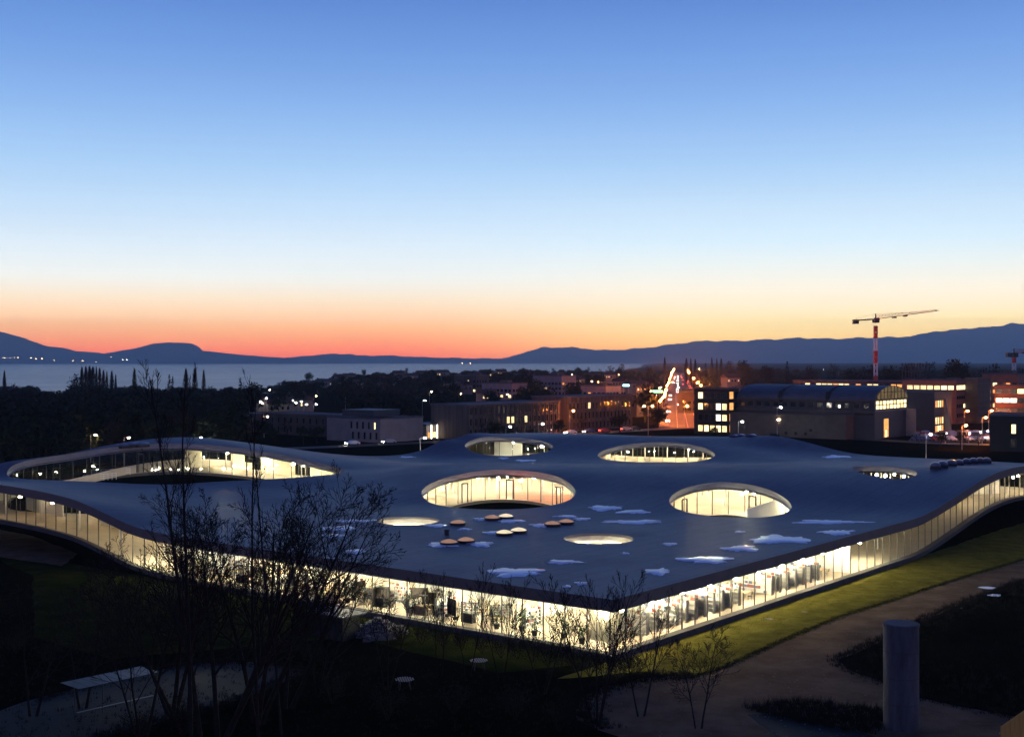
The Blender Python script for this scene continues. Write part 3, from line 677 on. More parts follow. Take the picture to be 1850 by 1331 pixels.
for i, (u, v, lab) in enumerate(tspots):
    l2 = 'pale wooden '+lab
    if i == 0: tb.location = LP(u, v); tb.rotation_euler = (0,0,RZ); tb['label'] = l2
    else: copy_tree(tb, LP(u, v), RZ+rg.uniform(-.4,.4), l2)
    for j, (du, dv, rz) in enumerate(((.8,.3,0),(-.8,-.3,math.pi))):
        c = rg.choice('okkw'); nm = {'o': 'orange', 'k': 'black', 'w': 'wooden'}[c]
        lab2 = nm+' chair at the '+('left' if j == 0 else 'right')+' of the '+lab
        if c not in used: used.add(c); q = ch[c]; q.location = LP(u+du, v+dv); q.rotation_euler = (0,0,RZ+rz); q['label'] = lab2
        else: copy_tree(ch[c], LP(u+du, v+dv), RZ+rz+rg.uniform(-.5,.5), lab2)
def leafball(mb, c, r, n, sz, rr, mi=0, flat=1.0):
    for _ in range(n):
        d = Vector((rr.gauss(0,1), rr.gauss(0,1), rr.gauss(0,1)*flat)); d = d/max(d.length, .01)*r*rr.random()**.45; p = Vector(c)+d
        a = Vector((rr.gauss(0,1), rr.gauss(0,1), rr.gauss(0,1))).normalized()*sz*rr.uniform(.5,1.3); b = Vector((rr.gauss(0,1), rr.gauss(0,1), rr.gauss(0,1))).normalized()*sz*rr.uniform(.4,1)
        mb.add([p-a, p+b, p+a*.9], [(0,1,2)], mi)
for i, u in enumerate([4.2,6.8,9.5,11.6,14,26,34,49]):
    root = empty('potted_plant', LP(u, 1.6+(i % 2)*.8), 0, 'leafy plant in a dark pot inside the left front, %s from the corner' % nth[i], 'plant', 'potted plants behind the left glass front')
    m = MB(); m.tube([(0,0,0),(0,0,.5)], [.22,.30], 12); m.build('pot', M['dark_metal'], root)
    m = MB(); leafball(m, (0,0,1.3), .75, 160, .13, random.Random(i)); m.tube([(0,0,.4),(0,0,1.3)], .03, 5); m.build('foliage', mat('house_plant_leaf_%d' % i, (.03,.07,.02), .6, .3), root)
for i, (u, v, a_) in enumerate([(19.5,5.5,.2),(21.5,4.2,1.2),(23.5,6.2,.1),(25.6,4.0,1.5),(28,5.2,.3),(31,6.0,1.3),(33,4.4,.2),(36,5.6,1.4),(43,5.2,.3),(47,5.0,1.5),(55,5.6,.4),(58,4.6,1.3),(16.5,7,.9),(12,5.5,1.5)]):
    copy_tree(sh[i % 2], LP(u, v), RZ+a_, 'short bookshelf behind the left front, %s along from the corner' % nth[sorted([19.5,21.5,23.5,25.6,28,31,33,36,43,47,55,58,16.5,12]).index(u)], (1,.42,.85 if i % 3 else .6))
for i, u in enumerate((20.5,24.6,27,30.2,34.5,37.5,50.5)):
    m = MB(); m.box(-.9,-.03,.3,.9,.03,1.9); m.box(-.9,-.25,0,-.8,.25,.3); m.box(.8,-.25,0,.9,.25,.3); o = m.build('notice_board', M['board']); o.location = LP(u, 2.6+(i % 3)*1.2); o.rotation_euler = (0,0,RZ+1.2+i*.5)
    tag(o, 'dark notice board standing behind the left front, %s from the corner' % nth[i], 'board', 'notice boards behind the left front')
for i, (u, v) in enumerate([(18,2.2),(24,2.0),(30,2.4),(37,2.2),(52,2.4),(60,2.2)]):
    root = empty('display_case', LP(u, v), RZ, 'dark framed display case behind the left glass front, %s from the corner' % nth[i], 'display case', 'display cases behind the left glass front')
    m = MB(); m.box(-.3,-.7,0,.3,.7,.9); m.build('cabinet', M['wood' if i % 2 else 'dark_metal'], root)
    m = MB()
    for x in (-.28,.28):
        for y in (-.66,.66): m.box(x-.03,y-.03,.9,x+.03,y+.03,1.9)
    m.box(-.32,-.72,1.9,.32,.72,1.96); m.build('frame', M['dark_metal'], root)
# ramp railing in the big left courtyard
for i, (x0, x1, Y0, Y1) in enumerate([(150,210,203,205),(165,235,206,208)]):
    m = MB(); a, b = at(x0, Y0), at(x1, Y1); za, zb = [float(zf(*uvof(p.x, p.y)))+H_FLOOR for p in (a, b)]
    for k in range(9):
        t_ = k/8; p = a.lerp(b, t_); z = za+(zb-za)*t_; m.cyl(p.x, p.y, z, z+1.05, .04, 6)
    for hh in (.4,.75,1.05): m.tube([(a.x,a.y,za+hh),(b.x,b.y,zb+hh)], .04, 6)
    o = m.build('ramp_railing', M['white']); tag(o, ('front', 'rear')[i]+' white ramp railing inside beyond the big left courtyard', 'railing', 'railings by the left courtyard')
print('roof+furniture done')
# ------------------------------------------------------------------ added wells and glow rings of the round openings
for k in ('C1', 'C2'):
    a = hole_pts(k, 48, .42); b = hole_pts(k, 48, .02); mb = MB(); cvm = MB()
    for (u, v), (u1, v1) in zip(a, b): mb.v += [(v, u, float(zf(u, v))+H_CEIL+.02), (v1, u1, float(zf(u1, v1))+H_ROOF-.28)]
    for i in range(48): j = (i+1) % 48; mb.f.append((2*i, 2*j, 2*j+1, 2*i+1)); mb.m.append(0)
    mb.build('added_well_lining', M['white'], centre, True)  # made-up pale lining, added to catch the glow of the ring
    a = hole_pts(k, 48, .38); pts_ = [(v, u, float(zf(u, v))+H_CEIL+.08) for u, v in a]; cvm.tube(pts_+[pts_[0]], .05, 5, cap=False)
    cvm.build('added_glow_ring', lit('added_glow_ring_'+k.lower(), (1,.78,.42), 9), centre)  # made-up glowing ring, added to brighten the round openings

# ------------------------------------------------------------------ campus blocks in the learning centre's two directions
BLK = []          # footprints (corner, Lu, Lv) kept clear of trees
WM = {}
def win_mesh(w, h, pane):
    key = (round(w,2), round(h,2), pane)
    if key in WM: return WM[key]
    fr = MB(); t = .09
    fr.box(-w/2,-.10,0,-w/2+t,.02,h); fr.box(w/2-t,-.10,0,w/2,.02,h); fr.box(-w/2+t,-.10,0,w/2-t,.02,t); fr.box(-w/2+t,-.10,h-t,w/2-t,.02,h)
    pn = MB(); pn.box(-w/2+t,-.035,t,w/2-t,.02,h-t)
    WM[key] = (fr.mesh('window', M['frame']), pn.mesh('pane', M[pane])); return WM[key]
def window(root, face, a, z, w, h, pane, Lu=0, Lv=0):
    "face 'v': the wall on the u side (local y runs along it at x = 0); face 'u': wall along local x at y = 0"
    fm, pm = win_mesh(w, h, pane)
    o = link('window', fm, root)
    if face == 'x': o.location = (a, 0, z)                      # wall along local x, facing -y
    else: o.location = (0, a, z); o.rotation_euler = (0, 0, -math.pi/2)   # wall along local y, facing -x
    link('pane', pm, o); return o
def block(name, cx, Y, Lx, Ly, h, wall, label, cat='building', rz=RZ, parapet=.5, roofm='roof_far', group=None, z0=None):
    "corner nearest the camera at photo column cx, distance Y; Lx along the v direction (right/back), Ly along u (left/back)"
    p = at(cx, Y); g = float(ground_h(p.x, p.y)) if z0 is None else z0
    root = empty(name, (p.x, p.y, g), rz, label, cat, group)
    m = MB(); m.box(0,0,-1,Lx,Ly,h); m.build('wall', M[wall], root)
    m = MB(); m.box(-.15,-.15,h+.003,Lx+.15,Ly+.15,h+.22); m.box(-.15,-.15,h+.22,Lx+.15,.12,h+parapet); m.box(-.15,Ly-.12,h+.22,Lx+.15,Ly+.15,h+parapet)
    m.box(-.15,.12,h+.22,.12,Ly-.12,h+parapet); m.box(Lx-.12,.12,h+.22,Lx+.15,Ly-.12,h+parapet); m.build('roof', M[roofm], root)
    BLK.append((p.x, p.y, rz, Lx, Ly)); return root
rb = random.Random(11)
# 1 pale block left of centre with long dark wing
b = block('campus_building', 687, 386, 19.5, 24, 7.2, 'wall_pink', 'grey pink two storey block with one lit window left of centre')
for z in (.9, 4.1):
    for i, a in enumerate(np.arange(1.6, 14, 2.6)): window(b, 'y', a+(.7 if z > 2 else 0), z, .8, 2.2, 'pane_yellow' if (z > 2 and i == 0) else 'pane_dark')
m = MB(); m.box(3,6,7.75,15,20,9.6); m.box(2.8,5.8,9.6,15.2,20.2,9.8); m.build('penthouse', M['wall_blue'], b)
b = block('campus_building', 640, 408, 12, 45, 7.0, 'wall_dark', 'long dark wing behind the bare tree, left of the pink block')
for z in (.9, 4.0):
    for a in np.arange(2, 44, 3.2): window(b, 'y', a, z, 1.0, 2.0, 'pane_dark')
for i, (cx, Y, Lx, Ly, h, lab) in enumerate([(440,440,14,36,6.2,'low flat-roofed hall with a frosty roof edge above the left courtyard'),(330,430,12,28,5.0,'lowest flat shed at far left behind the curved roof')]):
    b = block('low_hall', cx, Y, Lx, Ly, h, 'wall_dark', lab, roofm='roof_metal')
    for a in np.arange(3, Ly-2, 4.5): window(b, 'y', a, 1.2, 2.2, 1.6, 'pane_dark')
# 2 low lit pavilion
b = block('low_pavilion', 770, 404, 26, 14, 4.3, 'wall_pink', 'low pavilion with two bright vertical light tubes by its entrance', roofm='roof_metal')
for i, a in enumerate(np.arange(1.6, 25, 2.4)): window(b, 'x', a, .4, 2.2, 1.9, ('pane_orange', 'pane_lit')[i % 2] if i < 8 else 'pane_dark')
for a in (1.2, 4.0):
    m = MB(); m.cyl(a, -1.2, .2, 4.6, .16, 8); m.build('light_tube', M['pane_white'] if 0 else lit('light_tube_%d' % int(a), (1,.86,.66), 8), b)
# 3 long brown slatted dormitories
for (cx, Y, Lx, h, lab, lits) in [(845, 400, 50, 10.9, 'long dark slatted housing block left of centre with two lit windows', {(1,8),(1,9),(1,12)}),
                                 (1025, 443, 42, 12.2, 'brown slatted housing block right of the long dark one', {(2,5)}),
                                 ]:
    b = block('housing_block', cx, Y, Lx, 16, h, 'wall_brown', lab)
    n = int(Lx/2.4)
    for fl in range(3):
        for i in range(n): window(b, 'x', 1.5+i*2.4, 1+fl*3.5, .95 if (fl, i) not in lits else 1.7, 2.3, 'pane_lit' if (fl, i) in lits else 'pane_dark')
    fin = MB(); fin.box(-.05,-.28,.2,.05,-.02,h-.1); fme = fin.mesh('slat', M['wall_conc'])
    for i in range(n+1): link('slat', fme, b, (.3+i*2.4, 0, 0))
# 4 small office tower
b = block('office_block', 1316, 428, 7.5, 13.5, 15.6, 'wall_black', 'four storey office with scattered bright windows beside the avenue')
for fl in range(4):
    for i, a in enumerate(np.arange(1.5, 13, 2.35)):
        k_ = {(3,4):'pane_yellow',(2,4):'pane_yellow',(2,1):'pane_white',(2,0):'pane_lit',(1,1):'pane_white',(0,0):'pane_lit',(0,1):'pane_yellow',(0,2):'pane_lit',(0,3):'pane_yellow',(0,4):'pane_lit',(1,0):'pane_lit'}.get((fl, i), 'pane_dark')
        window(b, 'y', a, .8+fl*3.8, 2.0, 2.3, k_)
    window(b, 'x', 2.0, .8+fl*3.8, 3.0, 2.6, 'pane_orange'); window(b, 'x', 5.6, .8+fl*3.8, 3.0, 2.6, 'pane_dark')
# 5 vaulted hall
b = block('vaulted_hall', 1580, 402, 28, 50, 12.6, 'wall_blue', 'large hall with three blue barrel roofs and an arched lit gable', parapet=.3)
for i, y0 in enumerate((0.0, 17.2, 34.4)):
    m = MB(); n = 12; Ls = 15.4; vs = []
    for yy in (y0-.3, y0+Ls):
        for k in range(n+1):
            a = math.pi*k/n; vs.append((14-14.3*math.cos(a), yy, 12.6+4.6*math.sin(a)))
    fs = [(k, k+1, n+2+k, n+1+k) for k in range(n)]+[tuple(range(n+1)), tuple(range(2*n+1, n, -1))]
    # the vault runs along local y, springing from both long walls
    m.add([(x_, y_, z_) for x_, y_, z_ in vs], fs); m.build('barrel_roof', M['roof_metal'], b)
# gable on the -y side: arched glazing and lit band (faces the camera's right)
def arch_panes(b, x0, x1, zb, rise, n, y, pane):
    w = (x1-x0)/n
    for k in range(n):
        xa, xb = x0+k*w+.12, x0+(k+1)*w-.12; f = lambda x: zb+rise*math.sqrt(max(.02, 1-((x-(x0+x1)/2)/((x1-x0)/2+.3))**2))-.5
        m = MB(); m.add([(xa,y,zb),(xb,y,zb),(xb,y,f(xb)),(xa,y,f(xa)),(xa,y+.1,zb),(xb,y+.1,zb),(xb,y+.1,f(xb)),(xa,y+.1,f(xa))],
                        [(0,1,2,3),(4,7,6,5),(0,4,5,1),(3,2,6,7),(0,3,7,4),(1,5,6,2)]); m.build('gable_pane', M[pane], b)
arch_panes(b, 1, 27, 12.95, 4.6, 9, -.42, 'pane_dim')
for k in range(10):
    xk = 1+k*26/9; zt = 12.95+4.6*math.sqrt(max(.02, 1-((xk-14)/13.3)**2))-.3; m = MB(); m.box(xk-.2,-.6,12.9,xk+.2,-.45,zt); m.build('gable_mullion', M['dark_metal'], b)
m = MB(); m.box(1,-.6,15.0,27,-.45,15.25); m.build('gable_mullion', M['dark_metal'], b)
for i in range(9):
    for z, hh in ((9.6,1.4),(11.1,1.3)): window(b, 'x', 2.2+i*2.95, z, 2.6, hh, 'pane_yellow' if (i+int(z)) % 4 else 'pane_lit')
window(b, 'x', 9.5, .3, 4.2, 6.2, 'pane_orange'); window(b, 'x', 9.5, .25, 2.0, 2.6, 'pane_yellow')
m = MB(); m.box(26.2,-3.4,.0,27,-.2,9.2); m.box(0,-.35,8.9,28,-.12,9.3); m.build('side_fin', M['wall_pink'], b)
for a in (3,20,38): m = MB(); m.box(-.7,a+12.6,11.6,-.16,a+13.4,15.2); m.build('rib', M['wall_black'], b)
m = MB(); m.box(-6.2,7,-1,-.16,49,7.4); m.box(-6.5,6.8,7.4,-.16,49.3,7.7); m.build('annex', M['wall_conc'], b)
for a in (21,24.5,28,19.2): m = MB(); m.tube([(-6.24,a,1.4 if a > 20 else 2.6),(-6.32,a,1.4 if a > 20 else 2.6)], .55, 12); m.build('round_opening', M['black'], b)
for a in (12,15): window(b, 'y', a, 9.8, 1.0, 1.2, 'pane_white')
for z_ in (8.6, 12.2): m = MB(); m.box(-.75,.2,z_,-.17,49.8,z_+.35); m.build('ledge', M['wall_conc'], b)
for a in np.arange(1.0, 50, 3.2):
    m = MB(); m.box(-.34,a,8.97,-.165,a+.22,12.18); m.build('pilaster', M['wall_dark'], b)
for i, a in enumerate(np.arange(2.8, 48, 3.2)): window(b, 'y', a, 9.9, 2.0, 1.7, 'pane_dark')
m = MB(); m.box(-.4,.2,7.75,-.165,6.6,8.5); m.build('canopy', M['wall_black'], b)
lt = MB(); lt.box(-6.36,30.2,5.6,-6.22,31.2,5.85); lt.build('wall_lamp', M['l_warm'], b)
# 6 second hall with lit stair gable
b = block('campus_building', 1688, 432, 17, 26, 14.3, 'wall_blue', 'plain blue grey block with a lit glazed staircase end')
for i in range(4):
    for fl, p_ in ((0,'pane_yellow'),(1,'pane_lit'),(3,'pane_lit')): window(b, 'x', 1.6+i*2.1, .4+fl*2.9, 1.8, 2.5, p_ if (i+fl) % 3 else 'pane_orange')
m = MB(); m.add([(9.5,-2.6,0),(10.3,-2.6,0),(10.3,-.2,0),(9.5,-.2,0),(9.5,-.6,12),(10.3,-.6,12),(10.3,-.2,12),(9.5,-.2,12)], [(0,3,2,1),(4,5,6,7),(0,1,5,4),(1,2,6,5),(2,3,7,6),(3,0,4,7)]); m.build('sloping_fin', M['wall_pink'], b)
# 7 long office with lit top row + red lit end
b = block('office_block', 1727, 500, 22, 22, 17.2, 'wall_red', 'red lit office block with a bright yellow top row of windows')
for i in range(7): window(b, 'x', 1.8+i*2.6, 13.6, 2.5, 1.9, 'pane_yellow')
for i in range(7):
    window(b, 'x', 1.8+i*2.6, 9.8, 2.3, 1.5, 'pane_dark'); window(b, 'x', 1.8+i*2.6, 6.2, 2.3, 1.7, 'pane_yellow' if i in (3,) else ('pane_lit' if i > 3 and i < 6 else 'pane_dark')); window(b, 'x', 1.8+i*2.6, 2.4, 2.3, 1.7, 'pane_dark')
for i in range(7): window(b, 'y', 2+i*2.8, 13.6, 2.5, 1.8, 'pane_yellow' if i < 2 else 'pane_lit')
b = block('office_block', 1655, 560, 30, 60, 15.6, 'wall_dark', 'far long office with a thin row of lit windows behind the vaulted hall')
for i in range(20): window(b, 'y', 2+i*2.8, 13.1, 2.5, 1.6, ('pane_yellow','pane_lit','pane_orange','pane_dark')[rb.choice((0,1,1,2,3))])
b = block('louvred_tower', 1766, 505, 16, 5, 18.0, 'wall_conc', 'grey louvred block rising behind the red lit office')
for i in range(7): m = MB(); m.box(-.2,-.4,2+i*2.3,16,-.17,2.5+i*2.3); m.build('louvre', M['wall_blue'], b)
# 8 far right salmon building
b = block('office_block', 1797, 470, 34, 14, 15.8, 'wall_red', 'salmon office block at the right edge with broad lit windows', rz=R(-24))
for i in range(12):
    window(b, 'x', 1.6+i*2.5, 13.0, 2.4, 1.9, 'pane_yellow' if i > 2 else 'pane_dark'); window(b, 'x', 1.6+i*2.5, 9.6, 2.4, 1.8, 'pane_white' if i < 3 else 'pane_dark')
    window(b, 'x', 1.6+i*2.5, 6.1, 2.4, 1.5, 'pane_dark'); window(b, 'x', 1.6+i*2.5, 3.2, 2.4, 1.2, 'pane_white'); window(b, 'x', 1.6+i*2.5, 1.2, 2.4, 1.4, 'pane_yellow')
# 9 dark cube
b = block('dark_cube_building', 1788, 352, 16, 14, 9.9, 'wall_black', 'black cube building at the right edge with one lit window', rz=R(-26))
window(b, 'x', 6.3, 5.0, 1.3, 2.7, 'pane_yellow')
for a, z_ in ((6.3,1.2),(10,5),(10,1.2)): window(b, 'x', a, z_, 1.5, 2.4, 'pane_dark')
# roofs farther back
for cx, Y, Lx, Ly, h, wall, lab in [(1385,640,12,50,9.5,'wall_blue','far low office with two bright windows behind the barrel roofs'),(1440,590,10,16,12.0,'wall_pink','pinkish far block between the barrel roofs'),
      (1600,640,10,36,14.5,'wall_pink','wide pinkish far building left of the crane'),(1700,720,14,26,14.0,'wall_dark','unfinished far block right of the crane'),(1150,560,12,8,8.0,'wall_dark','small dark house left of the avenue')]:
    b = block('campus_building', cx, Y, Lx, Ly, h, wall, lab, parapet=.8)
    for i, a in enumerate(np.arange(2.5, Ly-1, 3.4)): window(b, 'y', a, h-3.4, 2.6, 1.6, 'pane_white' if (cx == 1385 and i in (1,4)) else ('pane_lit' if rb.random() < .12 else 'pane_dark'))
for cx, Y, Lx, Ly, h, wall, pr, lab in [(1745,575,18,20,15.5,'wall_red',.55,'warm lit office block behind the louvred tower'),(1560,540,20,26,12.5,'wall_dark',.35,'dark office with lit rows seen over the barrel roofs'),(1480,520,14,30,11.0,'wall_blue',.2,'low blue office just behind the middle barrel roof'),
      (1840,560,24,16,19.0,'wall_red',.5,'taller salmon block rising behind the right edge building'),(1350,520,12,14,13.0,'wall_dark',.3,'dark office block behind the left barrel roof'),(1095,640,14,16,12.0,'wall_pink',.12,'pale apartment block in the middle of the town'),
      (925,700,14,22,12.0,'wall_pink',.10,'broad pale apartment block above the slatted housing'),(1015,820,16,24,13.0,'wall_pink',.10,'far pale apartment block near the lake skyline'),(860,860,14,20,12.0,'wall_dark',.12,'far dark apartment block left of the pale ones'),(1270,600,12,14,10.0,'wall_dark',.25,'dark block just right of the avenue behind the office tower')]:
    b = block('office_block' if cx > 1200 else 'apartment_block', cx, Y, Lx, Ly, h, wall, lab, parapet=.6); nf = int((h-1)//3.2)
    for fl in range(nf):
        for a in np.arange(1.6, Ly-1, 2.9): window(b, 'y', a, 1+fl*3.2, 2.0, 1.6, rb.choice(('pane_yellow','pane_lit','pane_orange')) if rb.random() < pr else 'pane_dark')
        for a in np.arange(1.6, Lx-1, 2.9): window(b, 'x', a, 1+fl*3.2, 2.0, 1.6, rb.choice(('pane_yellow','pane_lit','pane_orange')) if rb.random() < pr else 'pane_dark')
    m = MB(); m.box(Lx*.3,Ly*.3,h+.25,Lx*.6,Ly*.55,h+1.9); m.build('roof_plant', M['wall_conc'], b)
# concrete frame under construction
p = at(1662, 700); root = empty('building_shell', (p.x, p.y, 0), RZ, 'open concrete frame under construction near the tall crane', 'building')
for i in range(4):
    for j in range(3): m = MB(); m.box(i*5,j*5,0,i*5+.5,j*5+.5,24); m.build('pillar', M['wall_conc'], root)
for k in range(6): m = MB(); m.box(-.5,-.5,3+k*4,16,11,3.35+k*4); m.build('floor_plate', M['wall_conc'], root)
BLK.append((p.x, p.y, RZ, 16, 11))
# ------------------------------------------------------------------ cranes
def crane(px, Y, top, tip, ctr, label, wred=True, h0=0):
    b0 = at(px, Y); root = empty('tower_crane', (b0.x, b0.y, 0), 0, label, 'crane'); hw = .72
    n = int(top//3)
    for k in range(n):
        z0, z1 = k*3, k*3+3; m = MB()
        for sx, sy in ((-1,-1),(1,-1),(1,1),(-1,1)): m.tube([(sx*hw,sy*hw,z0),(sx*hw,sy*hw,z1)], .14, 4)
        cs = [(-1,-1),(1,-1),(1,1),(-1,1)]
        for q in range(4):
            a, c = cs[q], cs[(q+1) % 4]; m.tube([(a[0]*hw,a[1]*hw,z0),(c[0]*hw,c[1]*hw,z1)], .09, 4); m.tube([(a[0]*hw,a[1]*hw,z1),(c[0]*hw,c[1]*hw,z1)], .09, 4)
        if (k//2) % 2 == 0: m.box(-hw-.02,-hw-.02,z0+.2,hw+.02,hw+.02,z1-.2)
        m.build('mast_section', M['red'] if (k//2) % 2 == 0 else M['white'], root)
    m = MB(); m.tube([(0,0,top),(0,0,top+1.5)], 1.6, 10); m.box(-1.2,-2.6,top+.2,1.2,-1.2,top+2.4); m.build('cab', M['dark_metal'], root)
    T = Vector((0,0,top+1.8)); tipv = Vector(tip)-Vector((b0.x,b0.y,0)); d = (tipv-T); side_ = Vector((-d.y,d.x,0)).normalized()*.6; n = 18; m = MB()
    A = [T+side_+d*(k/n) for k in range(n+1)]; B = [T-side_+d*(k/n) for k in range(n+1)]; C = [T+d*(k/n)+Vector((0,0,1.7-1.2*k/n)) for k in range(n+1)]
    for ln in (A, B, C): m.tube([ln[0], ln[-1]], .075, 4)
    for k in range(n): m.tube([A[k],C[k],A[k+1]], .05, 4); m.tube([B[k],C[k],B[k+1]], .05, 4)
    m.build('jib', M['red'], root)
    cv = Vector(ctr)-Vector((b0.x,b0.y,0)); m = MB(); m.tube([T, Vector((cv.x,cv.y,T.z))], .35, 4); q = Vector((cv.x,cv.y,T.z)); m.build('counter_jib', M['dark_metal'], root)
    m = MB(); m.box(q.x-1.2,q.y-1.6,q.z-1.7,q.x+1.2,q.y+1.6,q.z+.5); m.build('counterweight', M['dark_metal'], root)
    pk = T+Vector((0,0,2.6)); m = MB(); m.tube([T,pk], .3, 4); m.tube([pk, T+d*.62+Vector((0,0,.8))], .05, 4); m.tube([pk, q+Vector((0,0,.8))], .05, 4); m.build('peak', M['dark_metal'], root)
    for f_ in (.32,.5): m = MB(); c = T+d*f_; m.box(c.x-.8,c.y-1.2,c.z-.7,c.x+.8,c.y+1.2,c.z-.1); m.build('trolley', M['dark_metal'], root)
crane(1582, 600, 43.5, (184.6,540,47.0), (171.2,621,45), 'tall red and white striped tower crane against the yellow sky')
crane(1832, 640, 27, (280,655,31.5), (252,632,28), 'short red crane at the right edge in front of the mountains')

# ------------------------------------------------------------------ roads, lamps, cars
def ribbon(name, pts, w, z, m, label):
    P_ = [Vector((p[0], p[1], 0)) for p in pts]; mb = MB(); prev = None
    Q = []
    for i in range(len(P_)-1):
        n = max(1, int((P_[i+1]-P_[i]).length/12)); Q += [P_[i].lerp(P_[i+1], k/n) for k in range(n)]
    Q.append(P_[-1])
    for i, p in enumerate(Q):
        d = (Q[min(i+1, len(Q)-1)]-Q[max(i-1, 0)]).normalized(); s_ = Vector((-d.y, d.x, 0))*w/2
        for sg in (1, -1): q = p+s_*sg; mb.v.append((q.x, q.y, max(0, float(ground_h(p.x, p.y)))+z if p.y > 300 else z))
    for i in range(len(Q)-1): mb.f.append((2*i, 2*i+1, 2*i+3, 2*i+2)); mb.m.append(0)
    return tag(mb.build(name, m), kind='structure', label=label), Q
main_pts = [gp(330,818), gp(620,806), gp(770,799), gp(900,791), gp(1031,785), gp(1120,779), gp(1240,772), gp(1340,771), gp(1500,790), gp(1680,800), gp(1900,806)]
r1, Q1 = ribbon('road', main_pts, 9, .03, M['asphalt'], 'campus road passing behind the curved roof')
ribbon('kerb', [(p[0]-.5, p[1]-5.2) for p in main_pts], .4, .12, M['wall_conc'], 'pale kerb along the near side of the campus road')
av = [(112, 482), tuple(at(1238,560))[:2], tuple(at(1233,700))[:2], tuple(at(1226,900))[:2], tuple(at(1220,1200))[:2], tuple(at(1219,1700))[:2], tuple(at(1226,2400))[:2]]
av = [tuple(at(x_, Y_))[:2] for x_, Y_ in ((1243,474),(1236,640),(1231,900),(1229,1300),(1228,1800),(1227,2500))]
r2, Q2 = ribbon('avenue', av, 22, .05, M['worn'], 'wide lamp lit avenue running straight away from the campus')
mk = MB()
for i in range(len(Q2)-1):
    if Q2[i].y < 1000:
        p, q = Q2[i], Q2[i].lerp(Q2[i+1], .45)
        for off in (-4, 0, 4): mk.add([(p.x-.1+off,p.y,.07),(p.x+.1+off,p.y,.07),(q.x+.1+off,q.y,.07),(q.x-.1+off,q.y,.07)], [(0,1,2,3)])
tag(mk.build('lane_marking', M['mark']), kind='structure', label='white dashed lane lines on the avenue')
LMESH = {}; LAMPS = []
def street_lamp(X, Y, h, kind, label, twin=False, group='street lamps', r=.32, arm=1.2):
    g = float(ground_h(X, Y)); key = (round(h, 1), kind, twin, r)
    root = empty('street_lamp', (X, Y, g), 0, label, 'street lamp', group)
    if key not in LMESH:
        m = MB(); m.cyl(0,0,0,h,.11,6,0,.07)
        for s_ in ((-1, 1) if twin else (1,)): m.tube([(0,0,h-.1),(s_*arm,0,h+.15)], .06, 4)
        hd = MB()
        for s_ in ((-1, 1) if twin else (1,)): hd.tube([(s_*arm,0,h-r*.9),(s_*arm,0,h-r*.6),(s_*arm,0,h),(s_*arm,0,h+r*.2)], [r*.5,r,r,r*.5], 7)
        LMESH[key] = (m.mesh('pole', M['steel']), hd.mesh('lamp_head', M[kind]))
    link('pole', LMESH[key][0], root); link('lamp_head', LMESH[key][1], root); return root
def lamp_px(x, y, kind, label, h=7.0, **k):
    Y = (HC-h)*F/(y-650); X = (x-925)/F*Y
    for _ in range(8):
        g = float(ground_h(X, Y)); Y = min(2600, max(300, (HC-h-g)*F/(y-650))); X = (x-925)/F*Y
    LAMPS.append((x, Y)); return street_lamp(X, Y, h, kind, label, **k)
near = ['among the dark trees at far left','under the left tree line','in the trees left of the bare tree','beyond the left courtyard roof','on the town slope','among the houses in the middle','above the slatted housing','near the avenue','in front of the vaulted hall','by the car park']
def where(x):
    for lim, t_ in ((120,'far left among dark trees'),(300,'above the left courtyard crest'),(450,'behind the tallest bare tips'),(520,'left end of the town lights'),(600,'on the left town slope'),(740,'above the pink block'),(840,'left of the slatted housing'),(960,'above the slatted housing'),(1100,'in the middle of the town'),(1200,'just left of the avenue'),(1300,'just right of the avenue'),(1560,'before the vaulted hall'),(1700,'right of the vaulted hall')):
        if x < lim: return t_
    return 'at the right end by the car park'
LPX = [(72,730,'l_warm'),(164,785,'l_warm'),(224,790,'l_warm'),(355,790,'l_white'),(431,722,'l_warm'),(466,725,'l_warm'),(484,704,'l_warm'),(477,719,'l_white'),(469,728,'l_warm'),(477,752,'l_warm'),(524,723,'l_white'),(530,727,'l_white'),
 (540,725,'l_white'),(549,730,'l_white'),(566,730,'l_white'),(567,715,'l_sod2'),(589,681,'l_warm'),(633,752,'l_sod2'),(714,746,'l_warm'),(759,796,'l_white'),(776,707,'l_warm'),(763,723,'l_white'),(818,730,'l_warm'),
 (829,711,'l_sod2'),(858,695,'l_sod2'),(864,691,'l_warm'),(891,701,'l_warm'),(905,704,'l_warm'),(913,712,'l_sod2'),(624,717,'l_white'),(580,750,'l_white'),(1008,693,'l_warm'),(1031,689,'l_warm'),(1066,690,'l_warm'),(1078,691,'l_sod2'),(1084,691,'l_warm'),
 (1097,676,'l_sod2'),(1116,677,'l_sod2'),(1143,689,'l_warm'),(1191,686,'l_warm'),(1191,700,'l_warm'),(973,765,'l_white'),(914,770,'l_white'),(1334,761,'l_white'),(1572,734,'l_white'),(1610,746,'l_white'),
 (1673,784,'l_white'),(1764,731,'l_sod3'),(1786,741,'l_sod3'),(1796,727,'l_sod2'),(1738,768,'l_sod3'),(1742,742,'l_sod3'),(1825,725,'l_warm'),(1831,725,'l_warm'),(1262,666,'l_warm'),(1309,666,'l_warm'),(1282,667,'l_warm'),(1515,672,'l_warm'),(1487,665,'l_warm')]
cn = {}
colw = {'l_warm':'warm','l_white':'white','l_sod2':'orange','l_sod3':'bright orange'}
for x, y, k_ in LPX:
    t_ = colw[k_]+' street lamp '+where(x); cn[t_] = cn.get(t_, 0)+1; i = cn[t_]
    lab = t_ if i == 1 else '%s %s from the left' % (t_, nth[i-1])
    lamp_px(x, max(y, 664), k_, lab, group='street lamps in the distance', r=.28)
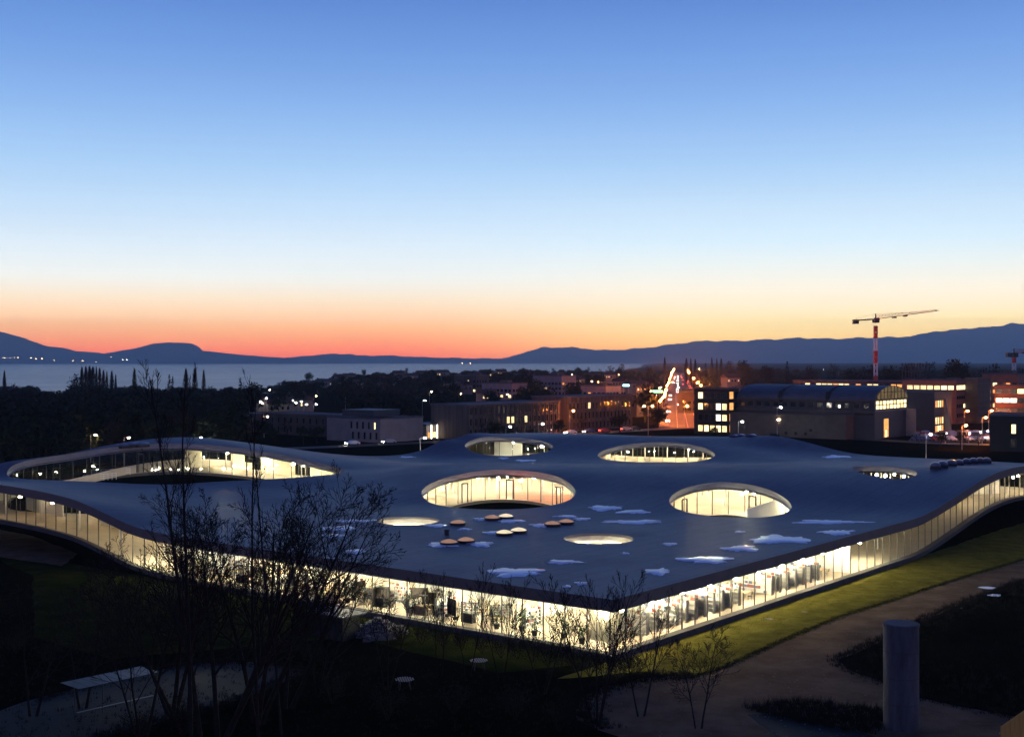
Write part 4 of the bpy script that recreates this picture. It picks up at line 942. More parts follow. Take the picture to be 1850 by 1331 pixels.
lamp_px(1404, 735, 'l_white', 'tall white street lamp standing before the long vaulted hall', h=10.5, r=.3)
lamp_px(1171, 733, 'l_sod2', 'twin headed orange street lamp left of the avenue', h=10, twin=True, r=.3, arm=1.4)
av_n = {-1: -1, 1: -1}
for iq, q in enumerate(Q2[::3]):
    if q.y > 2300: break
    if q.y > 1000 and iq % 6: continue
    if 640 < q.y <= 1000 and iq % 3: continue
    for sg in (-1, 1):
        if q.y < 500 and sg < 0: continue
        av_n[sg] += 1; street_lamp(q.x+sg*(12+rb.uniform(-.5,.5)), q.y+sg*6+rb.uniform(-4,4), 9, 'l_sodium', 'orange lamp on the %s side of the avenue, %s from the near end' % ('left' if sg < 0 else 'right', nth[min(29, av_n[sg])]), group='lamps lining the avenue', r=.26)
for q in Q1[10::5]: 
    if q.x > 20: street_lamp(q.x, q.y+6, 8, 'l_sod3', 'orange street lamp beside the campus road', group='lamps along the campus road', r=.24)
for i, (dx, Y_, k_) in enumerate([(-17,560,'l_warm'),(-19,640,'l_sod2'),(-16,720,'l_warm'),(-21,800,'l_sodium'),(-17,900,'l_sod2'),(17,620,'l_sod2'),(19,820,'l_sod2'),(23,1000,'l_sodium'),(-24,1100,'l_sodium'),(-18,600,'l_sodium')]):
    p = at(1233, Y_); street_lamp(p.x+dx, Y_, 5.5, k_, 'low forecourt lamp %s the avenue, %s from the near end' % ('left of' if dx < 0 else 'right of', nth[i]), group='forecourt lamps beside the avenue', r=.34, arm=.5)
# illuminated shop sign boards
for x, y, k_, lab in [(1186,707,'l_green','long green light board left of the avenue'),(1131,696,'l_cyan','small cyan light board in the town')]:
    Y = 640; p = at(x, Y); z = hy(y, Y); root = empty('light_board', (p.x, p.y, 0), 0, lab, 'sign')
    w = 3 if k_ == 'l_green' else 1.6; m = MB(); m.box(-w,-.1,z-.45,w,.1,z+.45); m.build('board', M[k_], root)
    m = MB(); m.box(-w*.8-.1,.12,0,-w*.8+.1,.3,z); m.box(w*.8-.1,.12,0,w*.8+.1,.3,z); m.build('post', M['steel'], root)
def car_meshes(cm):
    bd = MB(); prof = [(-2.1,.35),(-2.15,.75),(-1.3,.92),(-.6,1.38),(.9,1.40),(1.7,.95),(2.1,.85),(2.1,.35)]
    n = len(prof); vs = [(w_*(.82 if z > 1.1 else .9)*s_, y, z) for s_ in (-1, 1) for y, z in prof for w_ in (1,)]
    fs = [tuple(range(n)), tuple(range(2*n-1, n-1, -1))]+[(k, n+k, n+(k+1) % n, (k+1) % n) for k in range(n)]; bd.add(vs, fs)
    gl = MB(); gl.box(-.84,-.55,.98,.84,.95,1.30)
    wh = MB()
    for sx in (-.82,.82):
        for y in (-1.3,1.3): wh.tube([(sx-.1,y,.32),(sx+.1,y,.32)], .32, 10)
    return bd.mesh('body', cm), gl.mesh('window', M['pane_dark']), wh.mesh('wheel', M['black'])
paint = {n_: mat('paint_'+n_, c, .35, .5) for n_, c in (('silver',(.35,.36,.38)),('black',(.02,.02,.02)),('white',(.7,.7,.7)),('blue',(.05,.08,.2)),('red',(.3,.03,.03)))}
CM = {n_: car_meshes(p) for n_, p in paint.items()}
hl = MB(); hl.tube([(0,-.05,0),(0,.03,0)], .11, 8); hlm = hl.mesh('headlight', M['l_head']); tlm = hl.mesh('tail_light', M['l_tail'])
wsingle = MB(); wsingle.tube([(-.1,0,0),(.1,0,0)], .32, 10); wsm = wsingle.mesh('wheel', M['black'])
def car(X, Y, rz, color, label, group, lights=None):
    root = empty('car', (X, Y, max(0, float(ground_h(X, Y)))+.06), rz, label, 'car', group)
    bd, gl, wh = CM[color]; link('body', bd, root); link('window', gl, root)
    for sx in (-.8,.8):
        for y in (-1.3,1.3): link('wheel', wsm, root, (sx, y, .32))
    for sx in (-.6,.6):
        if lights: link('headlight', hlm, root, (sx,-2.17,.62)); link('tail_light', tlm, root, (sx,2.14,.7))
    return root
rc = random.Random(3); cols = list(paint)
for i in range(34):
    t_ = .02+i*.022; q = Q2[int(t_*(len(Q2)-1))]; toward = i % 2 == 0
    off = -5.5 if toward else 5.5; off += rc.choice((-2.6,2.6))
    car(q.x+off, q.y+rc.uniform(-4,4), 0.05 if toward else math.pi, rc.choice(cols), ('car with headlights coming down the avenue, %s from the near end' if toward else 'car with red tail lights leaving along the avenue, %s from the near end') % nth[i//2], 'oncoming cars on the avenue' if toward else 'departing cars on the avenue', True)
for x, y, away, cl, lab in [(637,804,0,'white','white car with headlights on right of the bare tree'),(703,801,0,'silver','silver car with headlights on below the pink block'),(971,787,0,'black','black car with headlights on behind the left far oval'),
    (1031,784,0,'white','white car with headlights on between the two far ovals'),(1064,782,0,'blue','blue car with headlights on behind the right far oval'),(1093,781,1,'red','red car showing tail lights on the campus road'),(1132,778,1,'silver','silver car showing tail lights near the avenue junction'),
    (1148,777,1,'black','black car showing tail lights, closest to the avenue junction')]:
    p = w2(x, y, 0); car(p.x, p.y, R(-60) if not away else R(110), cl, lab, 'cars driving on the campus road', True)
ca = wpoly('car_park', [tuple(at(1640,392))[:2], tuple(at(1800,392))[:2], tuple(at(1830,440))[:2], tuple(at(1650,440))[:2]], .02, M['asphalt'], 'dark car park full of cars before the lit offices')
for r_ in range(4):
    for c in range(9):
        if rc.random() < .15: continue
        p = at(1656+c*15.5, 396+r_*11); car(p.x, p.y, R(15)+math.pi*(rc.random() < .5), (k_c := rc.choice(cols)), '%s parked car in the %s row of the car park, %s from the left' % (k_c, ('nearest','second','third','farthest')[r_], nth[c]), 'cars parked in the car park')
for i, (x, y) in enumerate([(1750,783),(1770,780),(1783,778),(1708,782)]):
    lamp_px(x, y, 'l_white', 'low white lamp in the car park, %s from the left' % nth[i if i < 3 else 3], h=3.2, r=.16, arm=.3)
for m in ('l_warm',): pass

# ------------------------------------------------------------------ trees
def clear(X, Y, pad=4, ytop=None):
    u, v = uvof(X, Y)
    if -16 < u < 134 and -30 < v < 182: return False
    x = 925+F*X/Y
    if x > 430 and Y < 515: return False
    if x > 1255 and Y < 640: return False
    if 1188 < x < 1268 and Y < 1500: return False
    w_ = 4.5/Y*F
    for lx, lY in LAMPS:
        if Y < lY+3 and abs(lx-x) < w_ and (lx*7919 % 10) < 8: return False
    for bx, by, rz, Lx, Ly in BLK:
        dx, dy = X-bx, Y-by; c, s_ = math.cos(rz), math.sin(rz); a, b = dx*c+dy*s_, -dx*s_+dy*c
        if -pad-6 < a < Lx+pad and -pad-6 < b < Ly+pad: return False
    for Q, w in ((Q1, 9), (Q2, 17)):
        for q in Q:
            if abs(q.x-X) < w and abs(q.y-Y) < (10 if Q is Q2 else 14): return False
    return True
def crown_round(seed, leafm, R_=4.6, H0=3.2, H1=12, n=620, sz=.75):
    rr = random.Random(seed); m = MB()
    for k in range(9):
        a = rr.random()*6.28; rad = R_*.55*rr.random()**.5; z = H0+(H1-H0)*rr.uniform(.25,.82)
        leafball(m, (math.cos(a)*rad, math.sin(a)*rad, z), R_*rr.uniform(.38,.6), n//9, sz, rr, 0, .9)
    return m.mesh('crown', leafm)
def crown_cone(seed, leafm, R_=2.6, H1=15, n=520):
    rr = random.Random(seed); m = MB()
    for _ in range(n):
        t_ = rr.random()**.7; z = 1.0+(H1-1)*(1-t_**1.0*1.0)*1.0; rad = R_*(1-(z-1)/(H1-1))*rr.uniform(.5,1.1)+.1; a = rr.random()*6.28
        p = Vector((math.cos(a)*rad, math.sin(a)*rad, z)); o_ = Vector((math.cos(a), math.sin(a), -.45)); s_ = rr.uniform(.4,.9); t2 = Vector((-math.sin(a), math.cos(a), 0))
        m.add([p-o_*s_*.6-t2*s_*.3, p+t2*s_*.5, p+o_*s_*.9], [(0,1,2)])
    return m.mesh('crown', leafm)
def crown_poplar(seed, m_, H1=20, R_=1.7, n=1100):
    rr = random.Random(seed); m = MB()
    for _ in range(n):
        z = rr.uniform(2,H1); rad = R_*math.sin(math.pi*min(1,max(.04,(z-1)/(H1)))**.8)*rr.random()**.5; a = rr.random()*6.28
        p = Vector((math.cos(a)*rad, math.sin(a)*rad, z)); d = Vector((math.cos(a)*.18, math.sin(a)*.18, 1))*rr.uniform(.7,1.8); t2 = Vector((-math.sin(a), math.cos(a), 0))*.11
        m.add([p-t2, p+t2, p+d], [(0,1,2)])
    return m.mesh('crown', m_)
class Tw:
    "bare branching: tapered tubes, level by level"
    def __init__(s, seed): s.r = random.Random(seed); s.m = MB(); s.t = MB()
    def grow(s, p, d, r, L_, lvl, depth, up, spread, kids, shr, minr, t0=.2):
        rr = s.r; n = 7 if lvl == 0 else (4 if lvl == 1 else (3 if lvl < depth-1 else 2))
        pts = [Vector(p)]; rad = [r]; dd = Vector(d).normalized(); wob = .035 if lvl == 0 else .07
        for k in range(n):
            dd = (dd+Vector((rr.gauss(0,wob), rr.gauss(0,wob), rr.gauss(0,wob*.5)+(up if lvl else 0)*.10))).normalized(); pts.append(pts[-1]+dd*(L_/n)); rad.append(max(minr, r*(1-.85*(k+1)/n)))
        big = r > .055; (s.t if big else s.m).tube(pts, rad, 6 if big else 3, cap=False)
        if lvl >= depth: return
        kk = kids[min(lvl, len(kids)-1)]; kk = rr.randint(kk-1, kk+1)
        for i in range(kk):
            t_ = t0+(1-t0)*(i+rr.random())/kk; f = min(.999, t_)*n; a = int(f); q = pts[a].lerp(pts[a+1], f-a); rq = rad[a]*(1-(f-a))+rad[a+1]*(f-a)
            base = (pts[a+1]-pts[a]).normalized(); perp = base.orthogonal().normalized(); perp.rotate(Matrix.Rotation(i*2.4+rr.uniform(-.6,.6), 3, base))
            nd = (base*math.cos(spread)+perp*math.sin(spread*rr.uniform(.7,1.25))).normalized()
            s.grow(q, nd, max(minr, rq*rr.uniform(.45,.7)), L_*shr[min(lvl, len(shr)-1)]*rr.uniform(.7,1.1)*(1.25-.75*t_), lvl+1, depth, up, spread, kids, shr, minr, .15)
def bare_tree_meshes(seed, H, r0, stems=1, depth=4, spread=.62, up=.5, kids=(9,6,5,4), lean=(0,0), minr=.012, shr=(.48,.52,.55,.6), fan=.25, lead=.86, t0=.28):
    T = Tw(seed); rr = T.r
    for k in range(stems):
        a = k*2.4+rr.random(); dr = Vector((lean[0]+math.cos(a)*fan*(stems > 1), lean[1]+math.sin(a)*fan*(stems > 1), 1)); f = rr.uniform(.72,1) if k else 1
        T.grow((math.cos(a)*.2*(stems > 1), math.sin(a)*.2*(stems > 1), -.2), dr, r0*f, H*lead*f, 0, depth, up, spread, kids, shr, minr, t0)
    return T.t.mesh('trunk', M['bark']), T.m.mesh('branches', M['twig'])
def put(name, parts, X, Y, z, label, cat='tree', group=None, rz=0, scl=1):
    o = empty(name, (X, Y, z), rz, label, cat, group); o.scale = (scl,)*3 if not isinstance(scl, tuple) else scl
    for me in parts: link(me.name.split('.')[0], me, o)
    return o
tr = MB(); tr.tube([(0,0,-.5),(0,0,3),(.1,0,7)], [.32,.24,.12], 6); trunk = tr.mesh('trunk', M['bark'])
tall = MB(); tall.tube([(0,0,-.5),(0,0,8),(0,0,18)], [.3,.2,.05], 6); tallt = tall.mesh('trunk', M['bark'])
KR = [crown_round(20+i, M['leaf']) for i in range(4)]; KB = [crown_round(40+i, M['leaf2'], n=520, sz=.6) for i in range(3)]
KC = [crown_cone(60+i, M['leaf']) for i in range(3)]; KP = [crown_poplar(80+i, M['leaf2']) for i in range(3)]
FB = [bare_tree_meshes(90+i, 13, .24, depth=3, kids=(10,6,5), minr=.05, spread=.7) for i in range(3)]
# named skyline trees: photo column, top row, distance, kind
SK = [(8,672,520,'p'),(33,690,460,'r'),(55,694,470,'r'),(138,668,640,'r'),(148,664,640,'p'),(155,663,645,'p'),(162,663,650,'p'),(168,664,655,'p'),(174,664,660,'p'),(180,666,665,'p'),(187,670,670,'p'),(193,672,675,'p'),(202,672,640,'p'),(209,678,640,'p'),
 (243,667,560,'p'),(275,683,520,'c'),(306,674,560,'c'),(312,678,540,'c'),(336,668,600,'p'),(352,666,600,'p'),(368,670,600,'p'),(382,690,560,'r'),(434,679,520,'c'),(455,687,500,'c'),(459,690,520,'r'),
 (530,690,760,'r'),(558,672,1100,'r'),(605,672,1200,'r'),(634,668,1250,'r'),(658,666,1300,'r'),(735,662,1350,'r'),(792,663,1300,'r'),(887,661,1300,'r'),(930,665,1200,'r'),(1000,662,1300,'r'),(1060,662,1250,'r'),(1085,665,1250,'b'),(1102,660,1200,'b'),(1120,656,1300,'r'),(1173,660,1200,'r'),
 (1201,646,1350,'p'),(1240,648,1300,'p'),(1248,648,1320,'p'),(1256,649,1340,'p'),(1275,654,1200,'c'),(1286,647,1250,'p'),(1295,648,1250,'p'),(1303,648,1250,'p'),(1317,650,1200,'r'),(1345,650,1000,'r'),(1422,651,900,'c'),(1465,654,950,'r'),(1509,656,900,'b'),
 (1570,652,720,'r'),(1610,660,700,'r'),(1636,655,720,'r'),(1675,652,700,'b'),(1728,648,660,'r'),(1734,650,650,'b'),(1705,662,640,'r'),(1765,662,620,'r'),(1812,655,600,'r'),(1845,657,600,'r'),(1355,664,900,'r'),(1385,660,900,'r'),(1540,664,760,'r')]
ids = {}
names = {'r':'round skyline tree','p':'slender skyline poplar','c':'pointed skyline conifer','b':'bare skyline tree'}
for x, yt, Y, k_ in SK:
    X = (x-925)/F*Y; g = float(ground_h(X, Y)); h = hy(yt, Y)-g
    if h < 3: h = 6
    sk = {'r':h/12.4,'p':h/20.5,'c':h/15.3,'b':h/13}[k_]
    key = names[k_]+' '+where(x); ids[key] = ids.get(key, 0)+1; lab = key if ids[key] == 1 else '%s, %s from the left' % (key, nth[min(29, ids[key]-1)])
    parts = {'r':lambda: (trunk, rc.choice(KR+KB)),'p':lambda: (tallt, rc.choice(KP)),'c':lambda: (trunk, rc.choice(KC)),'b':lambda: rc.choice(FB)}[k_]()
    sx = sk*(rc.uniform(.65,1.3) if k_ != 'r' else min(1.15, max(.8, 9/h)))
    put({'r':'round_tree','p':'poplar','c':'conifer','b':'bare_tree'}[k_], parts, X, Y, g, lab, group='skyline trees', rz=rc.random()*6.28, scl=(sx, sx, sk))
# nearer belt of single trees
def top_limit(x):       # photo row the belt's tops stay under
    return (math.sin(x*.071)+math.sin(x*.19+1)*.8+math.sin(x*.43+2)*.6)*2.2+np.interp(x, [-100,60,75,110,140,220,300,470,520,620,900,1200,1300,1850,2000], [690,695,706,706,694,696,700,700,688,676,668,668,662,664,664])
n = 0; tries = 0
while n < 225 and tries < 6000:
    tries += 1; Y = 300+rc.random()**1.3*500; x = rc.uniform(-60,1900); X = (x-925)/F*Y
    if not clear(X, Y): continue
    if Y < 372 and x > 480: continue
    g = float(ground_h(X, Y)); hmax = HC-g-(top_limit(x)-650)*Y/F
    h = rc.uniform(9,15.5)
    if 600 < x < 1250 and Y < 520: h = min(h, 8.5)
    h = min(h, hmax*rc.uniform(.78,1.02))
    if h < 3.5: continue
    k_ = rc.choices('rrbc', (5,3,2,1.5))[0]; par = (trunk, rc.choice(KR+KB)) if k_ == 'r' else ((trunk, rc.choice(KC)) if k_ == 'c' else rc.choice(FB))
    ref = {'r':12.4,'c':15.3,'b':13}[k_]; n += 1
    lab = {'r':'dark round crowned tree of the wooded belt ','c':'dark pointed conifer of the wooded belt ','b':'leafless tree of the wooded belt '}[k_]+where(x)
    put({'r':'round_tree','c':'conifer','b':'bare_tree'}[k_], par, X, Y, g, lab, group={'r':'round trees of the wooded belt ','c':'conifers of the wooded belt ','b':'leafless trees of the wooded belt '}[k_]+where(x), rz=rc.random()*6.28, scl=(h/ref*rc.uniform(.9,1.3), h/ref*rc.uniform(.9,1.3), h/ref))
for i, (x, Y, h) in enumerate([(450,392,6.5),(472,398,7.5),(498,385,6),(520,396,7.2),(548,380,5.6),(572,384,6.0),(870,388,6.0),(893,392,7.0),(918,386,5.5),(940,394,6.8),(965,390,5.2),(1010,420,6.0),(1055,428,6.4),(1120,440,7.4),(1188,470,9.5),(1196,520,10),(1290,404,4.0),(1400,385,3.6),(1660,372,4.2),(1700,368,4.8),(1735,372,4.2),(1768,366,4.6)]):
    X = (x-925)/F*Y; par = (trunk, KR[i % 4]) if i % 3 else FB[i % 3]; ref = 12.4 if i % 3 else 13
    put('round_tree' if i % 3 else 'bare_tree', par, X, Y, 0, '%s tree just beyond the campus road, %s from the left' % ('dark round' if i % 3 else 'small leafless', nth[i]), group='low trees along the campus road', rz=i*1.3, scl=(h/ref*1.35, h/ref*1.35, h/ref))
# the woods farther off: one mass
def woods(count, Y0, Y1, seed, name, label):
    rng = np.random.RandomState(seed); rr = random.Random(seed); base = []
    for s_ in range(4):
        m = MB(); r2 = random.Random(s_)
        for k in range(5): leafball(m, (r2.uniform(-2,2), r2.uniform(-2,2), r2.uniform(4,9)), 2.6, 22, 1.2, r2, 0, .9)
        m.tube([(0,0,-.5),(0,0,5)], [.3,.2], 4); base.append((np.array(m.v), m.f))
    V = []; Fc = []; b = 0; c = 0; tr_ = 0
    while c < count and tr_ < count*20:
        tr_ += 1; Y = math.sqrt(rng.uniform(Y0**2, Y1**2)); r = rng.uniform(-.47,.46); X = r*Y; x = 925+F*r
        if not clear(X, Y): continue
        g = float(ground_h(X, Y))
        if g < -17: continue
        hmax = HC-g-(top_limit(x)-650)*Y/F; h = min(rng.uniform(8,15), hmax*rng.uniform(.75,1.03))
        if h < 3.0: continue
        vs, fs = base[rr.randrange(4)]; a = rr.random()*6.28; k = h/11; ca_, sa_ = math.cos(a)*k*1.1, math.sin(a)*k*1.1
        V.append(np.column_stack([vs[:,0]*ca_-vs[:,1]*sa_+X, vs[:,0]*sa_+vs[:,1]*ca_+Y, vs[:,2]*k+g])); Fc += [tuple(i+b for i in f) for f in fs]; b += len(vs); c += 1
    me = bpy.data.meshes.new(name); me.from_pydata(np.concatenate(V).tolist(), [], Fc); me.materials.append(M['leaf']); me.update()
    tag(link(name, me), label, None, None, 'stuff')
woods(3600, 520, 2000, 5, 'woodland', 'dark wooded slope between the campus and the lake')
woods(1100, 300, 560, 6, 'thicket', 'dense dark thicket filling the ground behind the left hump')
# houses of the town
def house_mesh(seed):
    rr = random.Random(seed); w, d, h, rh = rr.uniform(9,14), rr.uniform(8,10), rr.uniform(5,8), rr.uniform(2,3.4)
    m = MB(); m.box(-w/2,-d/2,-2,w/2,d/2,h)
    r = MB(); o_ = .5; r.add([(-w/2-o_,-d/2-o_,h),(w/2+o_,-d/2-o_,h),(w/2+o_,d/2+o_,h),(-w/2-o_,d/2+o_,h),(-w/2-o_,0,h+rh),(w/2+o_,0,h+rh)], [(0,1,5,4),(2,3,4,5),(0,4,3),(1,2,5),(0,3,2,1)])
    r.box(w*.2,-.4,h+rh*.5,w*.2+.7,.4,h+rh+.8); return w, d, h, m.mesh('wall', M['plaster']), r.mesh('roof', M['tile'])
HSM = [house_mesh(i) for i in range(5)]
hs_spots = [(535,735,600),(560,700,900),(590,690,1050),(615,684,1120),(632,683,1150),(655,700,900),(680,712,800),(700,690,1000),(720,684,1150),(742,690,1050),(765,680,1200),(800,682,1150),(820,700,900),(838,704,850),(866,684,1100),(880,678,1200),(905,676,1250),(940,682,1100),(955,676,1200),
   (985,690,980),(1010,684,1080),(1040,692,940),(1070,680,1120),(1100,678,1150),(1120,690,960),(1150,694,900),(1165,700,830),(470,735,620),(505,745,560),(1052,712,740),(960,715,720),(880,722,680),(1290,680,900),(1320,684,850),(1790,668,760),(1450,676,760)]
for i, (x, y, Y) in enumerate(hs_spots):
    w, d, h, wm, rm = HSM[i % 5]; X = (x-925)/F*Y; g = float(ground_h(X, Y))
    key = 'tile roofed town house '+where(x); ids[key] = ids.get(key, 0)+1; lab = key if ids[key] == 1 else '%s, %s in turn from the left' % (key, nth[ids[key]-1])
    root = empty('town_house', (X, Y, max(g, hy(y, Y)-h*.9) if hy(y, Y)-h*.9 < g+8 else g), rc.uniform(-.5,.5), lab, 'house', 'houses of the town')
    link('wall', wm, root); link('roof', rm, root)
    for k in range(4):
        fm, pm = win_mesh(1.1, 1.4, 'pane_lit' if rc.random() < .28 else 'pane_dark'); wd = link('window', fm, root, (-w/2+1.5+k*(w-3)/3, -d/2, h-2.6)); link('pane', pm, wd)
# lakeside lights on the far shore
for i, (x, y, k_) in enumerate([(8,646,'l_warm'),(18,646,'l_sodium'),(26,646,'l_sodium'),(33,646,'l_warm'),(56,646,'l_warm'),(66,648,'l_warm'),(76,648,'l_warm'),(98,651,'l_warm'),(132,652,'l_warm'),(150,652,'l_warm'),(174,654,'l_white'),(202,645,'l_warm'),(222,650,'l_white'),(229,650,'l_white'),(835,656,'l_sodium'),(850,656,'l_warm')]):
    Y = 14300; p = at(x, Y); z = hy(y, Y); root = empty('lakeside_house', (p.x, p.y, z-2), 0, 'lit house on the far lake shore, %s from the left' % nth[i], 'house', 'lit houses on the far shore')
    m = MB(); m.box(-8,-5,0,8,5,7); m.build('wall', M['plaster'], root); m = MB(); m.box(-3.5,-5.2,1.5,3.5,-5.02,4); m.build('window', lit('far_window_%d' % i, (1,.6 if k_ != 'l_white' else .85,.32 if k_ != 'l_white' else .6), 60), root)
print('background done')

# ------------------------------------------------------------------ foreground
p = at(1628, 87.2); root = empty('concrete_column', (p.x, p.y, 0), 0, 'thick free standing concrete column at lower right', 'column')
m = MB(); n = 48; m.tube([(0,0,-.2),(0,0,7.12)], [1.21,1.21], n, cap=False); m.build('shaft', M['conc'], root, True)
m = MB(); m.tube([(0,0,7.13),(0,0,7.30)], [1.25,1.25], n); m.tube([(0,0,7.30),(0,0,7.32)], [1.15,1.15], n); m.build('cap', M['conc'], root)
for z_ in (1.8, 3.6, 5.4): m = MB(); m.tube([(0,0,z_-.02),(0,0,z_+.02)], [1.222,1.222], 48, cap=False); m.build('joint_ring', M['slab'], root)
# yellow hoarding
root = empty('hoarding', (31.6, 80.6, 0), math.atan2(4.4,3.6), 'yellow orange board fence in the bottom right corner', 'fence')
bdm = MB(); bdm.box(0,-.03,.05,.94,.03,2.0); bme = bdm.mesh('board', M['yellow'])
for i in range(9): link('board', bme, root, (i*.96, (i % 2)*.012, 0))
m = MB(); m.box(0,.05,.4,8.6,.12,.5); m.box(0,.05,1.5,8.6,.12,1.6); m.build('rail', M['wood'], root)
p = w2(1612, 1318, 0); m = MB(); m.cyl(0,0,0,1.05,.06,8); m.cyl(0,0,1.05,1.12,.09,8); o = m.build('bollard', M['dark_metal']); o.location = (p.x+1.6, p.y, 0); tag(o, 'slim dark bollard beside the concrete column foot', 'bollard')
# glazed shelter at lower left
root = empty('glazed_shelter', (-30.9, 88.6, 0), R(48), 'long low shelter with a bluish glass roof at lower left', 'shelter')
for i in range(8): m = MB(); m.box(i*.82,-.2,2.3,i*.82+.78,2.4,2.33); m.v = [(a, b_, c+.30*math.cos((b_-1.1)*1.1)) for a, b_, c in m.v]; m.build('roof_panel', M['frost'], root)
for x_ in (0.1,2.3,4.6,6.8):
    m = MB(); m.cyl(x_,.6,0,2.3,.04,6); m.build('post', M['dark_metal'], root)
m = MB(); m.box(.3,.45,.42,6.5,.75,.48); m.build('bench_seat', M['dark_metal'], root)
# frosty roofed kiosk by the left front
p = w2(610, 1160, 0); kx, ky = 0, 0
u, v = 41.5, -8.5; X, Y = xy(u, v); root = empty('kiosk', (at(606, 116).x, 116, 0), RZ+R(90), 'small kiosk with a frosty pale blue roof before the left front', 'kiosk')
m = MB(); m.box(-2.1,-1.1,0,2.1,1.1,2.2); m.build('wall', M['wall_black'], root)
m = MB(); m.box(-2.7,-1.6,2.2,2.7,1.6,2.32); m.build('roof', M['frost'], root)
m = MB(); m.box(-1.7,-1.14,1.0,-.2,-1.11,1.9); m.build('hatch', M['pane_dark'], root)
# slatted round picnic tables
for x, y, lab in ((731,1226,'slatted round table on the dark ground, the nearer one at left'),(865,1192,'slatted round table on the dark ground, the farther one at right')):
    p = w2(x, y, .75); root = empty('picnic_table', (p.x, p.y, 0), R(12), lab, 'table', 'slatted garden tables'); root.scale = (.85,.85,1)
    for i in range(8):
        a = -.77+i*.22; w_ = math.sqrt(max(.05, .85**2-(a)**2)); m = MB(); m.box(a-.07,-w_,.72,a+.07,w_,.76); m.build('slat', M['wall_pink'], root)
    for sx in (-.4,.4):
        for sy in (-.4,.4): m = MB(); m.tube([(sx*1.3,sy*1.3,0),(sx,sy,.72)], .035, 6); m.build('leg', M['dark_metal'], root)
# rubble heap
m = MB(); rr = random.Random(8)
for _ in range(150):
    a = rr.random()*6.28; q = rr.random()**.6; c = at(683, 117)+Vector((math.cos(a)*q*2.6, math.sin(a)*q*3.2, (1-q)*1.3)); s_ = rr.uniform(.15,.42)
    vs = [(c.x+dx*s_*rr.uniform(.6,1.2), c.y+dy*s_*rr.uniform(.6,1.2), c.z+dz*s_*rr.uniform(.5,.9)) for dx in (-1,1) for dy in (-1,1) for dz in (-1,1)]
    m.add(vs, [(0,1,3,2),(4,6,7,5),(0,4,5,1),(2,3,7,6),(0,2,6,4),(1,5,7,3)])
tag(m.build('rubble_heap', M['stone']), 'heap of pale broken stones in front of the left glass front', None, None, 'stuff')
# dark mound right of the path: raised ground + scrub
md = [gp(1850,1050), gp(1727,1098), gp(1657,1129), gp(1593,1158), gp(1520,1190), gp(1540,1209), gp(1595,1226), gp(1665,1257), gp(1850,1293), gp(1990,1320), gp(2000,1040)]
bm = bmesh.new(); cc = Vector((sum(q[0] for q in md)/len(md), sum(q[1] for q in md)/len(md), 0)); rings = []
for k in range(6):
    t_ = k/5; rings.append([bm.verts.new((q[0]+(cc.x-q[0])*t_, q[1]+(cc.y-q[1])*t_, .0+.9*math.sin(t_*1.4)+.12*math.sin(i*2.3+k*1.9)*(k > 0))) for i, q in enumerate(md)])
for k in range(5):
    for i in range(len(md)):
        j = (i+1) % len(md)
        try: bm.faces.new((rings[k][i], rings[k][j], rings[k+1][j], rings[k+1][i]))
        except ValueError: pass
me = bpy.data.meshes.new('earth_mound'); bm.to_mesh(me); bm.free(); me.materials.append(M['soil']); me.polygons.foreach_set('use_smooth', [True]*len(me.polygons))
tag(link('earth_mound', me), kind='structure', label='low dark planted mound beside the gravel path')
def inside(P_, poly_):
    x, y = P_; c = False; n = len(poly_)
    for i in range(n):
        (x1, y1), (x2, y2) = poly_[i], poly_[(i+1) % n]
        if (y1 > y) != (y2 > y) and x < (x2-x1)*(y-y1)/(y2-y1)+x1: c = not c
    return c
def scrub(name, poly_, n, hgt, seed, label, z=0, m_='twig', blade=9):
    rr = random.Random(seed); xs = [q[0] for q in poly_]; ys_ = [q[1] for q in poly_]; mb = MB(); c = 0
    while c < n:
        X, Y = rr.uniform(min(xs), max(xs)), rr.uniform(min(ys_), max(ys_))
        if not inside((X, Y), poly_): c += .2; continue
        c += 1; h = hgt*rr.uniform(.4,1.4)
        for _ in range(blade):
            d = Vector((rr.gauss(0,.45), rr.gauss(0,.45), 1)).normalized()*h*rr.uniform(.5,1); b0 = Vector((X+rr.gauss(0,.12), Y+rr.gauss(0,.12), z)); w_ = Vector((rr.uniform(-1,1), rr.uniform(-1,1), 0)).normalized()*.022
            mb.add([b0-w_, b0+w_, b0+d], [(0,1,2)])
    tag(mb.build(name, M[m_]), label, None, None, 'stuff')
scrub('scrub', md, 1700, .75, 1, 'dry scrub covering the dark mound at right', .35, 'bark', 10)
hedge = [gp(1345,1277), gp(1450,1264), gp(1600,1283), gp(1590,1326), gp(1500,1316), gp(1400,1296)]
scrub('low_hedge', hedge, 700, .7, 2, 'low dark hedge planting left of the concrete column', 0, 'bark', 12)
scrub('rough_grass', [gp(-40,1400), gp(-40,1050), gp(300,1075), gp(620,1180), gp(1000,1215), gp(1060,1300), gp(1100,1400)], 3600, .35, 3, 'dark rough grass under the bare trees', 0, 'bark', 6)
